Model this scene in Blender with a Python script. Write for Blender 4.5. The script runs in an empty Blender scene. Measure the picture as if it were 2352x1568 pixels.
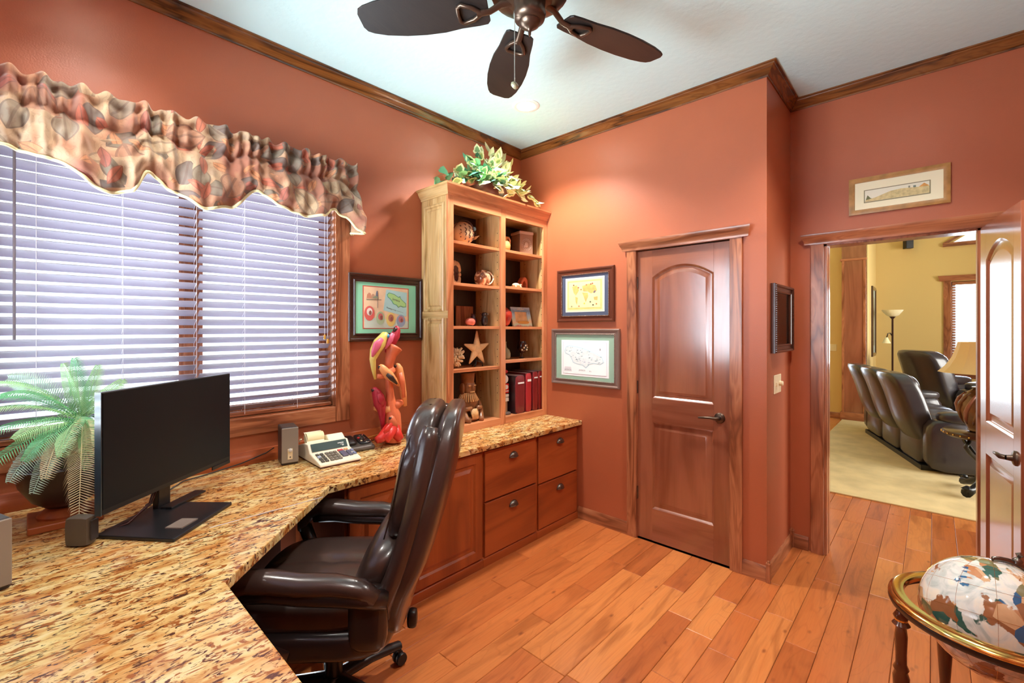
import bpy, bmesh, math, random
from mathutils import Vector, Matrix, Euler, noise
random.seed(11)
R = math.radians
sc = bpy.context.scene
COL = sc.collection

# ------------------------------------------------------------------ camera
CAM = Vector((-2.99, -2.675, 1.495)); YAW = .7488; FPX = 1040.0; HY = 754.5
cd = bpy.data.cameras.new('camera'); cam = bpy.data.objects.new('camera', cd); COL.objects.link(cam)
cam.location = CAM; cam.rotation_euler = (math.pi/2, 0, YAW - math.pi/2)
cd.sensor_width = 36.0; cd.lens = FPX*36.0/2352.0
cd.shift_y = -(784.0 - HY)/2352.0
cd.clip_start = .05; cd.clip_end = 200
sc.camera = cam

# ------------------------------------------------------------------ world, daylight, exposure
w = bpy.data.worlds.new('sky'); sc.world = w; w.use_nodes = True
wn = w.node_tree.nodes; bg = wn['Background']
bg.inputs[0].default_value = (.80, .90, 1.0, 1); bg.inputs[1].default_value = 1.6
vs = sc.view_settings
vs.view_transform = 'Standard'; vs.look = 'None'; vs.gamma = 1.0; vs.use_curve_mapping = False
vs.exposure = EXPOSURE = 0.35
sc.cycles.max_bounces = 10; sc.cycles.diffuse_bounces = 6; sc.cycles.transparent_max_bounces = 12
sc.cycles.use_denoising = True
sc.cycles.sample_clamp_indirect = 6.0

def area(name, loc, rot, sx, sy, power, color):
    l = bpy.data.lights.new(name, 'AREA'); l.shape = 'RECTANGLE'; l.size = sx; l.size_y = sy
    l.energy = power; l.color = color
    o = bpy.data.objects.new(name, l); COL.objects.link(o); o.location = loc; o.rotation_euler = rot
    return o
DAY = (.80, .90, 1.0)
# daylight standing outside each window opening, shining in through the blinds
area('daylight_window_1', (-2.38, .75, 1.85), (R(-90), 0, 0), 1.7, 1.7, 110, DAY)
area('daylight_window_2', (-4.15, -.95, 1.80), (R(-90), 0, R(90)), 1.9, 1.7, 240, DAY)
area('daylight_window_3', (8.6, -3.5, 1.6), (R(-90), 0, R(-90)), 2.2, 1.9, 220, DAY)
area('living_fill_right', (3.6, -7.0, 1.9), (R(-90), 0, R(180)), 4.4, 2.4, 520, (1.0, .95, .86))  # added with an unseen right-hand window to brighten the living room
area('door_sheen_fill', (7.0, -.45, 1.45), (R(-90), 0, R(-90)), 1.3, 2.1, 32, DAY)  # added behind an unseen opening to give the open door its white sheen

# added up-aimed area lights, standing in for sunlit ground, brighten the ceiling
def aimed(name, loc, target, sx, sy, power, color):
    o = area(name, loc, (0, 0, 0), sx, sy, power, color); o.rotation_euler = (Vector(target)-Vector(loc)).to_track_quat('-Z', 'Y').to_euler(); return o
aimed('ceiling_fill_1', (-2.40, 1.9, .15), (-2.1, -.6, 2.6), 3.0, 1.6, 240, (.84, .94, 1.0))
aimed('ceiling_fill_2', (-5.2, -1.0, .15), (-2.7, -1.3, 2.6), 3.0, 1.6, 640, (.84, .94, 1.0))

# ------------------------------------------------------------------ pixel -> place on a known plane
FW = Vector((math.cos(YAW), math.sin(YAW), 0)); RT = Vector((math.sin(YAW), -math.cos(YAW), 0))
def ray(px, py): return FW + RT*((px-1176)/FPX) + Vector((0, 0, (HY-py)/FPX))
def on_x(px, py, x): d = ray(px, py); return CAM + d*((x-CAM.x)/d.x)
def on_y(px, py, y): d = ray(px, py); return CAM + d*((y-CAM.y)/d.y)
def on_z(px, py, z): d = ray(px, py); return CAM + d*((z-CAM.z)/d.z)

# ------------------------------------------------------------------ materials
def srgb(r, g, b, a=1.0):
    f = lambda c: (c/255/12.92) if c/255 <= .04045 else ((c/255+.055)/1.055)**2.4
    return (f(r), f(g), f(b), a)
def newmat(name):
    m = bpy.data.materials.new(name); m.use_nodes = True
    nt = m.node_tree; return m, nt, nt.nodes['Principled BSDF']
def pbr(name, c, rough=.5, metal=0.0, coat=0.0, spec=.5, bump=0.0, bscale=200, var=0.0, vscale=6):
    m, nt, p = newmat(name)
    p.inputs['Base Color'].default_value = c; p.inputs['Roughness'].default_value = rough
    p.inputs['Metallic'].default_value = metal; p.inputs['Coat Weight'].default_value = coat
    p.inputs['Coat Roughness'].default_value = .12; p.inputs['Specular IOR Level'].default_value = spec
    tc = nt.nodes.new('ShaderNodeTexCoord')
    if bump:
        n = nt.nodes.new('ShaderNodeTexNoise'); n.inputs['Scale'].default_value = bscale; n.inputs['Detail'].default_value = 3
        b = nt.nodes.new('ShaderNodeBump'); b.inputs['Strength'].default_value = bump; b.inputs['Distance'].default_value = .004
        nt.links.new(tc.outputs['Object'], n.inputs['Vector']); nt.links.new(n.outputs['Fac'], b.inputs['Height'])
        nt.links.new(b.outputs['Normal'], p.inputs['Normal'])
    if var:
        n = nt.nodes.new('ShaderNodeTexNoise'); n.inputs['Scale'].default_value = vscale; n.inputs['Detail'].default_value = 4
        r = nt.nodes.new('ShaderNodeValToRGB')
        r.color_ramp.elements[0].position = .3; r.color_ramp.elements[1].position = .7
        r.color_ramp.elements[0].color = tuple(x*(1-var) for x in c[:3]) + (1,)
        r.color_ramp.elements[1].color = tuple(min(1, x*(1+var)) for x in c[:3]) + (1,)
        nt.links.new(tc.outputs['Object'], n.inputs['Vector']); nt.links.new(n.outputs['Fac'], r.inputs['Fac'])
        nt.links.new(r.outputs['Color'], p.inputs['Base Color'])
    return m
def ramp(nt, stops):
    r = nt.nodes.new('ShaderNodeValToRGB'); e = r.color_ramp.elements
    while len(e) < len(stops): e.new(.5)
    for i, (pos, c) in enumerate(stops): e[i].position = pos; e[i].color = c
    return r
def mixc(nt, fac, a, b, mode='MIX'):
    m = nt.nodes.new('ShaderNodeMix'); m.data_type = 'RGBA'; m.blend_type = mode
    L = nt.links
    if isinstance(fac, float): m.inputs[0].default_value = fac
    else: L.new(fac, m.inputs[0])
    for s, i in ((a, 6), (b, 7)):
        if isinstance(s, tuple): m.inputs[i].default_value = s
        else: L.new(s, m.inputs[i])
    return m.outputs[2]
def wood(name, dark, mid, light, axis='z', band=7.0, rough=.35, coat=.3, fine=.35, world=False, contrast=1.0):
    """grain runs along the given axis of the piece's own coordinates"""
    m, nt, p = newmat(name); L = nt.links
    tc = nt.nodes.new('ShaderNodeTexCoord'); src = tc.outputs['Object']
    def mapped(along, across):
        mp = nt.nodes.new('ShaderNodeMapping')
        mp.inputs['Scale'].default_value = tuple(along if a == axis else across for a in 'xyz')
        oi = nt.nodes.new('ShaderNodeObjectInfo'); ml = nt.nodes.new('ShaderNodeMath'); ml.operation = 'MULTIPLY'; ml.inputs[1].default_value = 37.0
        L.new(oi.outputs['Random'], ml.inputs[0]); L.new(ml.outputs[0], mp.inputs['Location'])
        L.new(src, mp.inputs['Vector']); return mp.outputs['Vector']
    n1 = nt.nodes.new('ShaderNodeTexNoise'); n1.inputs['Scale'].default_value = 1.0; n1.inputs['Detail'].default_value = 3; n1.inputs['Distortion'].default_value = .6
    L.new(mapped(band*.14, band), n1.inputs['Vector'])
    ml = nt.nodes.new('ShaderNodeMath'); ml.operation = 'MULTIPLY'; ml.inputs[1].default_value = 9.0*contrast; L.new(n1.outputs['Fac'], ml.inputs[0])
    fr = nt.nodes.new('ShaderNodeMath'); fr.operation = 'PINGPONG'; fr.inputs[1].default_value = 1.0; L.new(ml.outputs[0], fr.inputs[0])
    rp = ramp(nt, [(0.0, dark), (.35, mid), (.8, light), (1.0, mid)]); L.new(fr.outputs[0], rp.inputs['Fac'])
    n2 = nt.nodes.new('ShaderNodeTexNoise'); n2.inputs['Scale'].default_value = 1.0; n2.inputs['Detail'].default_value = 4
    L.new(mapped(4.0, 170.0), n2.inputs['Vector'])
    rf = ramp(nt, [(.3, (.45, .45, .45, 1)), (.62, (1, 1, 1, 1))]); L.new(n2.outputs['Fac'], rf.inputs['Fac'])
    c = mixc(nt, fine, rp.outputs['Color'], rf.outputs['Color'], 'MULTIPLY')
    L.new(c, p.inputs['Base Color'])
    p.inputs['Roughness'].default_value = rough; p.inputs['Coat Weight'].default_value = coat; p.inputs['Coat Roughness'].default_value = .16
    b = nt.nodes.new('ShaderNodeBump'); b.inputs['Strength'].default_value = .12; b.inputs['Distance'].default_value = .002
    L.new(n2.outputs['Fac'], b.inputs['Height']); L.new(b.outputs['Normal'], p.inputs['Normal'])
    return m
def woodset(name, d, m_, l, **k): return {a: wood(name + '_' + a, d, m_, l, axis=a, **k) for a in 'xyz'}

M = {}
# terracotta wall paint with orange-peel texture
M['paint'] = pbr('terracotta_paint', srgb(170, 92, 58), .40, bump=.12, bscale=160, var=.05, vscale=2)
M['ceil'] = pbr('ceiling_paint', srgb(206, 244, 246), .8, bump=.5, bscale=26)
M['yellow'] = pbr('yellow_paint', srgb(222, 192, 126), .6, bump=.1, bscale=150)
M['whitep'] = pbr('plain_white', srgb(235, 235, 232), .6)
TR = woodset('stained_trim', srgb(122, 66, 38), srgb(158, 94, 60), srgb(182, 116, 78), band=9, rough=.30, coat=.4, contrast=.8)
CR = woodset('crown_trim', srgb(66, 36, 14), srgb(112, 66, 28), srgb(132, 82, 38), band=9, rough=.22, coat=.6)
DR = woodset('door_wood', srgb(128, 70, 46), srgb(144, 84, 58), srgb(156, 94, 66), band=5, rough=.24, coat=.9, fine=.12, contrast=.4)
CB = woodset('cherry_cabinet', srgb(134, 60, 24), srgb(156, 74, 30), srgb(168, 84, 38), band=3.5, rough=.34, coat=.3, fine=.18, contrast=.5)
FFR = woodset('face_frame_oak', srgb(172, 102, 62), srgb(204, 128, 82), srgb(216, 144, 98), band=7, rough=.36, coat=.25, fine=.3, contrast=.6)
OAK_LIT = woodset('oak_window_lit', srgb(158, 118, 66), srgb(198, 160, 104), srgb(214, 180, 126), band=8, rough=.36, coat=.3, fine=.35, contrast=.7)  # bookcase sides and dividers: same wood, window light put into a paler tint
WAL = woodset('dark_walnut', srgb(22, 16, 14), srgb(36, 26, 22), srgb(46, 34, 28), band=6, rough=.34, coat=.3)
FANW = wood('fan_blade_wood', srgb(17, 13, 12), srgb(24, 18, 16), srgb(30, 23, 20), axis='x', band=6, rough=.5, coat=0.0)
M['black'] = pbr('black_plastic', srgb(20, 21, 24), .38)
M['satinblack'] = pbr('satin_black', srgb(28, 28, 30), .3)
M['bronze'] = pbr('oil_rubbed_bronze', srgb(92, 76, 64), .32, metal=.85)
M['chrome'] = pbr('chrome', srgb(210, 210, 212), .12, metal=1.0)
M['brass'] = pbr('polished_brass', srgb(226, 190, 110), .14, metal=1.0)
M['pewter'] = pbr('pewter', srgb(120, 112, 104), .25, metal=.9)
M['ivory'] = pbr('ivory_plastic', srgb(232, 220, 184), .4)
M['cord'] = pbr('white_cord', srgb(228, 226, 230), .7)
for _m in DR.values(): _m.node_tree.nodes['Principled BSDF'].inputs['Coat IOR'].default_value = 1.9
M['void'] = pbr('dark_interior', srgb(30, 18, 14), .8)
M['slat'] = pbr('blind_slat', srgb(158, 152, 166), .38, coat=.2)
M['railwood'] = TR['x']
def glassy(name, tint=(1, 1, 1, 1), refl=.12):
    m, nt, p = newmat(name); L = nt.links; nt.nodes.remove(p)
    out = nt.nodes['Material Output']; t = nt.nodes.new('ShaderNodeBsdfTransparent'); t.inputs[0].default_value = tint
    g = nt.nodes.new('ShaderNodeBsdfGlossy'); g.inputs['Roughness'].default_value = .03
    fr = nt.nodes.new('ShaderNodeFresnel'); fr.inputs[0].default_value = 1.45
    mx = nt.nodes.new('ShaderNodeMixShader'); L.new(fr.outputs[0], mx.inputs[0]); L.new(t.outputs[0], mx.inputs[1]); L.new(g.outputs[0], mx.inputs[2])
    L.new(mx.outputs[0], out.inputs[0]); return m
M['glass'] = glassy('window_glass', (.97, .98, .98, 1))
def emit(name, c, s):
    m, nt, p = newmat(name); p.inputs['Base Color'].default_value = c
    p.inputs['Emission Color'].default_value = c; p.inputs['Emission Strength'].default_value = s; return m

# floor planks: grain along X in world space, tone differs from plank to plank
def floor_mat():
    m, nt, p = newmat('cherry_plank'); L = nt.links
    g = nt.nodes.new('ShaderNodeNewGeometry'); oi = nt.nodes.new('ShaderNodeObjectInfo')
    ml = nt.nodes.new('ShaderNodeVectorMath'); ml.operation = 'SCALE'; ml.inputs[0].default_value = (31, 17, 0); L.new(oi.outputs['Random'], ml.inputs['Scale'])
    ad = nt.nodes.new('ShaderNodeVectorMath'); ad.operation = 'ADD'; L.new(g.outputs['Position'], ad.inputs[0]); L.new(ml.outputs[0], ad.inputs[1])
    def nz(s, det, dist=0):
        mp = nt.nodes.new('ShaderNodeMapping'); mp.inputs['Scale'].default_value = s; L.new(ad.outputs[0], mp.inputs['Vector'])
        n = nt.nodes.new('ShaderNodeTexNoise'); n.inputs['Scale'].default_value = 1; n.inputs['Detail'].default_value = det; n.inputs['Distortion'].default_value = dist
        L.new(mp.outputs[0], n.inputs['Vector']); return n.outputs['Fac']
    tone = ramp(nt, [(0, srgb(172, 94, 46)), (.35, srgb(188, 106, 54)), (.7, srgb(196, 116, 60)), (1, srgb(210, 136, 74))]); L.new(oi.outputs['Random'], tone.inputs['Fac'])
    f1 = ramp(nt, [(.32, (.62, .52, .44, 1)), (.50, (1, 1, 1, 1)), (.72, (1.0, .90, .80, 1))]); L.new(nz((1.6, 11, 11), 4, 1.4), f1.inputs['Fac'])
    f2 = ramp(nt, [(.3, (.78, .72, .68, 1)), (.6, (1, 1, 1, 1))]); L.new(nz((5, 120, 120), 3), f2.inputs['Fac'])
    c = mixc(nt, .75, tone.outputs[0], f1.outputs[0], 'MULTIPLY'); c = mixc(nt, .45, c, f2.outputs[0], 'MULTIPLY')
    pp = nt.nodes.new('ShaderNodeMath'); pp.operation = 'MULTIPLY'; pp.inputs[1].default_value = 26.0; L.new(nz((.9, 5.5, 5.5), 2, .9), pp.inputs[0])
    pg = nt.nodes.new('ShaderNodeMath'); pg.operation = 'PINGPONG'; pg.inputs[1].default_value = 1.0; L.new(pp.outputs[0], pg.inputs[0])
    f3 = ramp(nt, [(0, (.72, .60, .52, 1)), (.28, (1, 1, 1, 1))]); L.new(pg.outputs[0], f3.inputs['Fac']); c = mixc(nt, .38, c, f3.outputs[0], 'MULTIPLY')
    vo = nt.nodes.new('ShaderNodeTexVoronoi'); vo.inputs['Scale'].default_value = 1.0
    mp = nt.nodes.new('ShaderNodeMapping'); mp.inputs['Scale'].default_value = (5.0, 10.5, 1); L.new(ad.outputs[0], mp.inputs['Vector']); L.new(mp.outputs[0], vo.inputs['Vector'])
    kn = ramp(nt, [(.03, (1, 1, 1, 1)), (.12, (0, 0, 0, 1))]); L.new(vo.outputs['Distance'], kn.inputs['Fac'])
    kf = nt.nodes.new('ShaderNodeMath'); kf.operation = 'MULTIPLY'; kf.inputs[1].default_value = .75; L.new(kn.outputs[0], kf.inputs[0])
    c = mixc(nt, kf.outputs[0], c, srgb(110, 48, 22))
    L.new(c, p.inputs['Base Color']); p.inputs['Roughness'].default_value = .30; p.inputs['Coat Weight'].default_value = .25; p.inputs['Coat Roughness'].default_value = .2
    return m
M['plank'] = floor_mat()

# golden granite with long dark flecks
def granite():
    m, nt, p = newmat('golden_granite'); L = nt.links
    tc = nt.nodes.new('ShaderNodeTexCoord')
    def mp(s, rz=0):
        q = nt.nodes.new('ShaderNodeMapping'); q.inputs['Scale'].default_value = s; q.inputs['Rotation'].default_value = (0, 0, R(rz)); L.new(tc.outputs['Object'], q.inputs['Vector']); return q.outputs[0]
    def nz(v, s, d, dist=0.0, ro=.55):
        n = nt.nodes.new('ShaderNodeTexNoise'); n.inputs['Scale'].default_value = s; n.inputs['Detail'].default_value = d; n.inputs['Distortion'].default_value = dist; n.inputs['Roughness'].default_value = ro
        L.new(v, n.inputs['Vector']); return n.outputs['Fac']
    v1 = mp((1, 2.6, 1), 8)
    base = ramp(nt, [(.28, srgb(164, 98, 44)), (.40, srgb(194, 144, 80)), (.50, srgb(214, 182, 118)), (.64, srgb(226, 206, 152)), (.8, srgb(190, 158, 104))])
    L.new(nz(v1, 9, 5, .8), base.inputs['Fac'])
    patch = ramp(nt, [(.46, (0, 0, 0, 1)), (.64, (1, 1, 1, 1))]); L.new(nz(mp((1, 1.4, 1), 20), 3.2, 3), patch.inputs['Fac'])
    c = mixc(nt, patch.outputs[0], base.outputs[0], mixc(nt, .55, base.outputs[0], srgb(196, 112, 48)))
    fl = ramp(nt, [(.54, (0, 0, 0, 1)), (.60, (1, 1, 1, 1))]); L.new(nz(mp((1, 2.3, 1), 14), 19, 5, 1.6), fl.inputs['Fac'])
    c = mixc(nt, fl.outputs[0], c, srgb(150, 88, 40))
    fl2 = ramp(nt, [(.585, (0, 0, 0, 1)), (.62, (1, 1, 1, 1))]); L.new(nz(mp((1, 2.4, 1), 40), 27, 5, 1.6), fl2.inputs['Fac'])
    c = mixc(nt, fl2.outputs[0], c, srgb(86, 44, 26))
    fl3 = ramp(nt, [(.61, (0, 0, 0, 1)), (.66, (1, 1, 1, 1))]); L.new(nz(mp((1, 2.2, 1), -8), 11, 5, 1.6), fl3.inputs['Fac'])
    c = mixc(nt, fl3.outputs[0], c, srgb(92, 52, 34))
    L.new(c, p.inputs['Base Color']); p.inputs['Roughness'].default_value = .12; p.inputs['Coat Weight'].default_value = .3; p.inputs['Coat Roughness'].default_value = .05
    return m
M['granite'] = granite()
def leather(name, c, rough=.3):
    m = pbr(name, c, rough, coat=.45, bump=.08, bscale=320, var=.12, vscale=5); return m
M['leather'] = leather('brown_leather', srgb(60, 45, 40), .28)
M['leatherdk'] = leather('black_brown_leather', srgb(34, 26, 26), .30)
M['sofa'] = leather('dark_sofa_leather', srgb(50, 43, 50), .34)
# ------------------------------------------------------------------ mesh helpers
class MB:
    def __init__(s): s.v = []; s.f = []
    def add(s, vs, fs):
        o = len(s.v); s.v += [tuple(x) for x in vs]; s.f += [tuple(i+o for i in f) for f in fs]; return s
    def bx(s, x0, x1, y0, y1, z0, z1):
        return s.add([(x0,y0,z0),(x1,y0,z0),(x1,y1,z0),(x0,y1,z0),(x0,y0,z1),(x1,y0,z1),(x1,y1,z1),(x0,y1,z1)],
                     [(0,3,2,1),(4,5,6,7),(0,1,5,4),(1,2,6,5),(2,3,7,6),(3,0,4,7)])
    def box(s, c, size, M_=None):
        h = [x/2 for x in size]; m = MB().bx(-h[0], h[0], -h[1], h[1], -h[2], h[2])
        T = Matrix.Translation(Vector(c)) @ (M_.to_4x4() if M_ is not None else Matrix())
        return s.add([T @ Vector(v) for v in m.v], m.f)
    def prism(s, poly, a, b, axis='z'):
        """poly: 2D points; extruded from a to b along axis"""
        n = len(poly)
        mk = {'z': lambda p, t: (p[0], p[1], t), 'y': lambda p, t: (p[0], t, p[1]), 'x': lambda p, t: (t, p[0], p[1])}[axis]
        vs = [mk(p, a) for p in poly] + [mk(p, b) for p in poly]
        fs = [tuple(range(n))[::-1], tuple(range(n, 2*n))] + [(i, (i+1) % n, n+(i+1) % n, n+i) for i in range(n)]
        return s.add(vs, fs)
    def loops(s, rings, cap0=True, cap1=True, closed=True):
        n = len(rings[0]); o = len(s.v)
        for r in rings: s.v += [tuple(x) for x in r]
        for k in range(len(rings)-1):
            for i in range(n if closed else n-1):
                j = (i+1) % n; s.f.append((o+k*n+i, o+k*n+j, o+(k+1)*n+j, o+(k+1)*n+i))
        if cap0: s.f.append(tuple(o+i for i in range(n))[::-1])
        if cap1: s.f.append(tuple(o+(len(rings)-1)*n+i for i in range(n)))
        return s
    def lathe(s, prof, n=24, c=(0,0,0), M_=None):
        T = Matrix.Translation(Vector(c)) @ (M_.to_4x4() if M_ is not None else Matrix())
        rings = [[T @ Vector((r*math.cos(2*math.pi*i/n), r*math.sin(2*math.pi*i/n), z)) for i in range(n)] for r, z in prof]
        shut = prof[0] == prof[-1]
        return s.loops(rings, prof[0][0] > 1e-5 and not shut, prof[-1][0] > 1e-5 and not shut)
    def tube(s, path, r, n=8, flat=1.0, up=None, caps=True):
        P = [Vector(p) for p in path]; rad = r if isinstance(r, (list, tuple)) else [r]*len(P)
        rings = []; prev = None
        for i, p in enumerate(P):
            t = (P[min(i+1, len(P)-1)] - P[max(i-1, 0)]).normalized()
            if up is not None: u = Vector(up)
            else: u = prev if prev is not None else (Vector((0,0,1)) if abs(t.z) < .9 else Vector((1,0,0)))
            a = (u - t*u.dot(t)).normalized(); b = t.cross(a); prev = a
            rings.append([p + a*(rad[i]*flat*math.cos(2*math.pi*k/n)) + b*(rad[i]*math.sin(2*math.pi*k/n)) for k in range(n)])
        return s.loops(rings, caps, caps)
    def pillow(s, c, size, m=5.0, n=8, fn=None, M_=None):
        """rounded box; fn(u) may bend the normalised point (-1..1) after scaling"""
        vs = []; idx = {}; fs = []
        def vid(p):
            k = tuple(round(x, 5) for x in p)
            if k not in idx:
                idx[k] = len(vs); d = sum(abs(x)**m for x in p)**(1/m); q = [x/d for x in p]
                v = Vector((q[0]*size[0]/2, q[1]*size[1]/2, q[2]*size[2]/2))
                if fn: v = Vector(fn(v, q))
                vs.append(v)
            return idx[k]
        g = [math.tan((-1+2*i/n)*math.pi/4) for i in range(n+1)]
        for ax in range(3):
            for sg in (-1, 1):
                for i in range(n):
                    for j in range(n):
                        q = []
                        for a, b in ((i, j), (i+1, j), (i+1, j+1), (i, j+1)):
                            p = [0, 0, 0]; p[ax] = sg; p[(ax+1) % 3] = g[a]; p[(ax+2) % 3] = g[b]; q.append(vid(p))
                        fs.append(tuple(q if sg > 0 else q[::-1]))
        T = Matrix.Translation(Vector(c)) @ (M_.to_4x4() if M_ is not None else Matrix())
        return s.add([T @ v for v in vs], fs)
    def ball(s, c, r, n=6, M_=None):
        rr = r if isinstance(r, (list, tuple)) else (r, r, r)
        return s.pillow(c, [2*x for x in rr], 2.0, n, None, M_)
    def grid(s, fn, nu, nv):
        o = len(s.v)
        for i in range(nu+1):
            for j in range(nv+1): s.v.append(tuple(fn(i/nu, j/nv)))
        for i in range(nu):
            for j in range(nv):
                a = o+i*(nv+1)+j; s.f.append((a, a+nv+1, a+nv+2, a+1))
        return s
    def xf(s, T): s.v = [tuple(T @ Vector(v)) for v in s.v]; return s
    def mesh(s, name, mat, smooth=None):
        me = bpy.data.meshes.new(name); me.from_pydata(s.v, [], s.f); me.update()
        bm = bmesh.new(); bm.from_mesh(me); bmesh.ops.recalc_face_normals(bm, faces=bm.faces); bm.to_mesh(me); bm.free()
        if smooth:
            for p in me.polygons: p.use_smooth = True
            if smooth < 179: me.set_sharp_from_angle(angle=R(smooth))
        if mat: me.materials.append(mat)
        return me
    def build(s, name, mat, parent=None, smooth=None, bev=0, sub=0, loc=None, rot=None):
        o = bpy.data.objects.new(name, s.mesh(name, mat, smooth)); COL.objects.link(o)
        if parent: o.parent = parent
        if loc is not None: o.location = loc
        if rot is not None: o.rotation_euler = rot
        if bev:
            b = o.modifiers.new('bevel', 'BEVEL'); b.width = bev; b.segments = 2; b.limit_method = 'ANGLE'; b.angle_limit = R(35)
        if sub:
            b = o.modifiers.new('sub', 'SUBSURF'); b.levels = sub; b.render_levels = sub
        return o
def thing(name, label, cat, loc=(0,0,0), rz=0.0, group=None, kind=None):
    o = bpy.data.objects.new(name, None); COL.objects.link(o); o.empty_display_size = .1
    o.location = loc; o.rotation_euler = (0, 0, rz); tag(o, label, cat, group, kind); return o
def tag(o, label=None, cat=None, group=None, kind=None):
    if label: o['label'] = label
    if cat: o['category'] = cat
    if group: o['group'] = group
    if kind: o['kind'] = kind
    return o
def struct(name, label, cat, loc=(0,0,0), rz=0.0): return thing(name, label, cat, loc, rz, kind='structure')
def inset(poly, d):
    n = len(poly); area2 = sum(poly[i][0]*poly[(i+1) % n][1]-poly[(i+1) % n][0]*poly[i][1] for i in range(n)); sg = 1 if area2 > 0 else -1
    out = []
    for i in range(n):
        p0 = Vector(poly[i-1]); p1 = Vector(poly[i]); p2 = Vector(poly[(i+1) % n])
        e1 = (p1-p0).normalized(); e2 = (p2-p1).normalized()
        n1 = Vector((-e1.y, e1.x))*sg; n2 = Vector((-e2.y, e2.x))*sg
        b = n1+n2; b = b/(b.length_squared/2) if b.length > 1e-6 else n1
        q = p1 + b*d; out.append((q.x, q.y))
    return out
def rect(x0, x1, z0, z1): return [(x0, z0), (x1, z0), (x1, z1), (x0, z1)]
def panel(poly, prof, y0=0.0, back=None):
    """loops of an outline in the XZ plane: prof = [(inset, y)]; last loop is filled"""
    mb = MB(); mb.loops([[(x, y0+y, z) for x, z in inset(poly, d)] for d, y in prof], cap0=False, cap1=True)
    return mb
def ring_frame(w, h, prof):
    """mitred picture frame standing in XZ, centre at origin, front toward -Y: prof = [(inward, out)]"""
    mb = MB(); mb.loops([[(sx*(w/2-d), -o, sz*(h/2-d)) for sx, sz in ((-1,-1),(1,-1),(1,1),(-1,1))] for d, o in prof], cap0=False, cap1=False)
    return mb
def flat(name, pts, y, mat, parent, t=.0012):
    return MB().prism(pts, y, y-t, 'y').build(name, mat, parent)
def disc(cx, cz, rx, rz, n=20): return [(cx+rx*math.cos(2*math.pi*i/n), cz+rz*math.sin(2*math.pi*i/n)) for i in range(n)]
def text(body, size, mat, parent, loc, rot=(math.pi/2, 0, 0), name='lettering'):
    cu = bpy.data.curves.new(name, 'FONT'); cu.body = body; cu.size = size; cu.align_x = 'CENTER'; cu.align_y = 'CENTER'
    cu.extrude = .0003; cu.materials.append(mat)
    o = bpy.data.objects.new(name, cu); COL.objects.link(o); bpy.context.view_layer.update(); dg = bpy.context.evaluated_depsgraph_get()
    me = bpy.data.meshes.new_from_object(o.evaluated_get(dg)); bpy.data.objects.remove(o)
    o = bpy.data.objects.new(name, me); COL.objects.link(o); o.parent = parent; o.location = loc; o.rotation_euler = rot; return o
def clone(o, parent=None):
    c = o.copy(); COL.objects.link(c); c.parent = parent
    for ch in o.children: clone(ch, c)
    return c
def smoothstep(a, b, x):
    t = max(0, min(1, (x-a)/(b-a))); return t*t*(3-2*t)
def interp(tab, x):
    if x <= tab[0][0]: return tab[0][1]
    for (x0, y0), (x1, y1) in zip(tab, tab[1:]):
        if x <= x1:
            t = (x-x0)/(x1-x0); t = t*t*(3-2*t); return y0+(y1-y0)*t
    return tab[-1][1]
# ------------------------------------------------------------------ the room shell
H = 3.048; XW = -3.30; YR = -3.20; XD = .607; YB = -1.955
fl = struct('floor', 'orange-brown hardwood plank floor of the study and doorway', 'floor')
MB().bx(XW-.1, 2.75, YR-.1, -.3, -.05, -.013).build('subfloor', M['void'], fl)
def plank(x0, x1, y0, y1):
    g = .0008; c = .0022; x0 += g; x1 -= g; y0 += g; y1 -= g
    q = lambda d, z: [(x0+d, y0+d, z), (x1-d, y0+d, z), (x1-d, y1-d, z), (x0+d, y1-d, z)]
    MB().loops([q(0, -.013), q(0, -c), q(c, 0)]).build('plank', M['plank'], fl)
n = -3
while True:
    ya = -.875-.128*(n+1); yb = -.875-.128*n
    if yb < YR: break
    xe = 0.0 if ya > YB-.02 else 2.75
    x = XW - random.uniform(0, .7)
    while x < xe-.02:
        l = random.choice((.38, .55, .75, .95, 1.1, 1.35)); x1 = min(x+l, xe)
        if xe-x1 < .2: x1 = xe
        if x < 0 and x1 > -.3 and ya < YB < yb: x1 = 0
        a, b = max(x, XW), max(ya, YR)
        if x1-a > .05 and yb-b > .02 and not (x1 < -2.1 and b > -.85): plank(a, x1, b, min(yb, -.52) if x1 <= 0 else min(yb, YB))
        x = x1
    n += 1
ce = struct('ceiling', 'pale knockdown-textured ceiling of the study', 'ceiling')
MB().bx(XW-.12, XD+.12, YR-.12, .15, H, H+.1).build('ceiling_panel', M['ceil'], ce)

def wall_boxes(name, label, boxes, mat=None):
    o = struct(name, label, 'wall'); mb = MB()
    for b in boxes: mb.bx(*b)
    mb.build('wall_face', mat or M['paint'], o); return o
WX0, WX1, WZ0, WZ1 = -3.120, -1.704, 1.022, 2.36
wall_boxes('wall_left', 'terracotta wall holding the twin window above the desk',
    [(XW-.12, WX0, 0, .15, 0, H), (WX1, .12, 0, .15, 0, H), (WX0, WX1, 0, .15, 0, WZ0), (WX0, WX1, 0, .15, WZ1, H)])
DY0, DY1, DZ = -1.752, -1.120, 2.055
wall_boxes('wall_back', 'terracotta wall around the closet door',
    [(0, .12, DY1, 0, 0, H), (0, .12, YB, DY0, 0, H), (0, .12, DY0, DY1, DZ, H), (.13, .14, DY0-.1, DY1+.1, 0, 2.2)])
wall_boxes('wall_side', 'narrow terracotta return wall with the dimmer switch', [(.12, XD, YB, YB+.12, 0, H)])
EY0, EY1, EZ = -2.872, -2.148, 2.055
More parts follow.
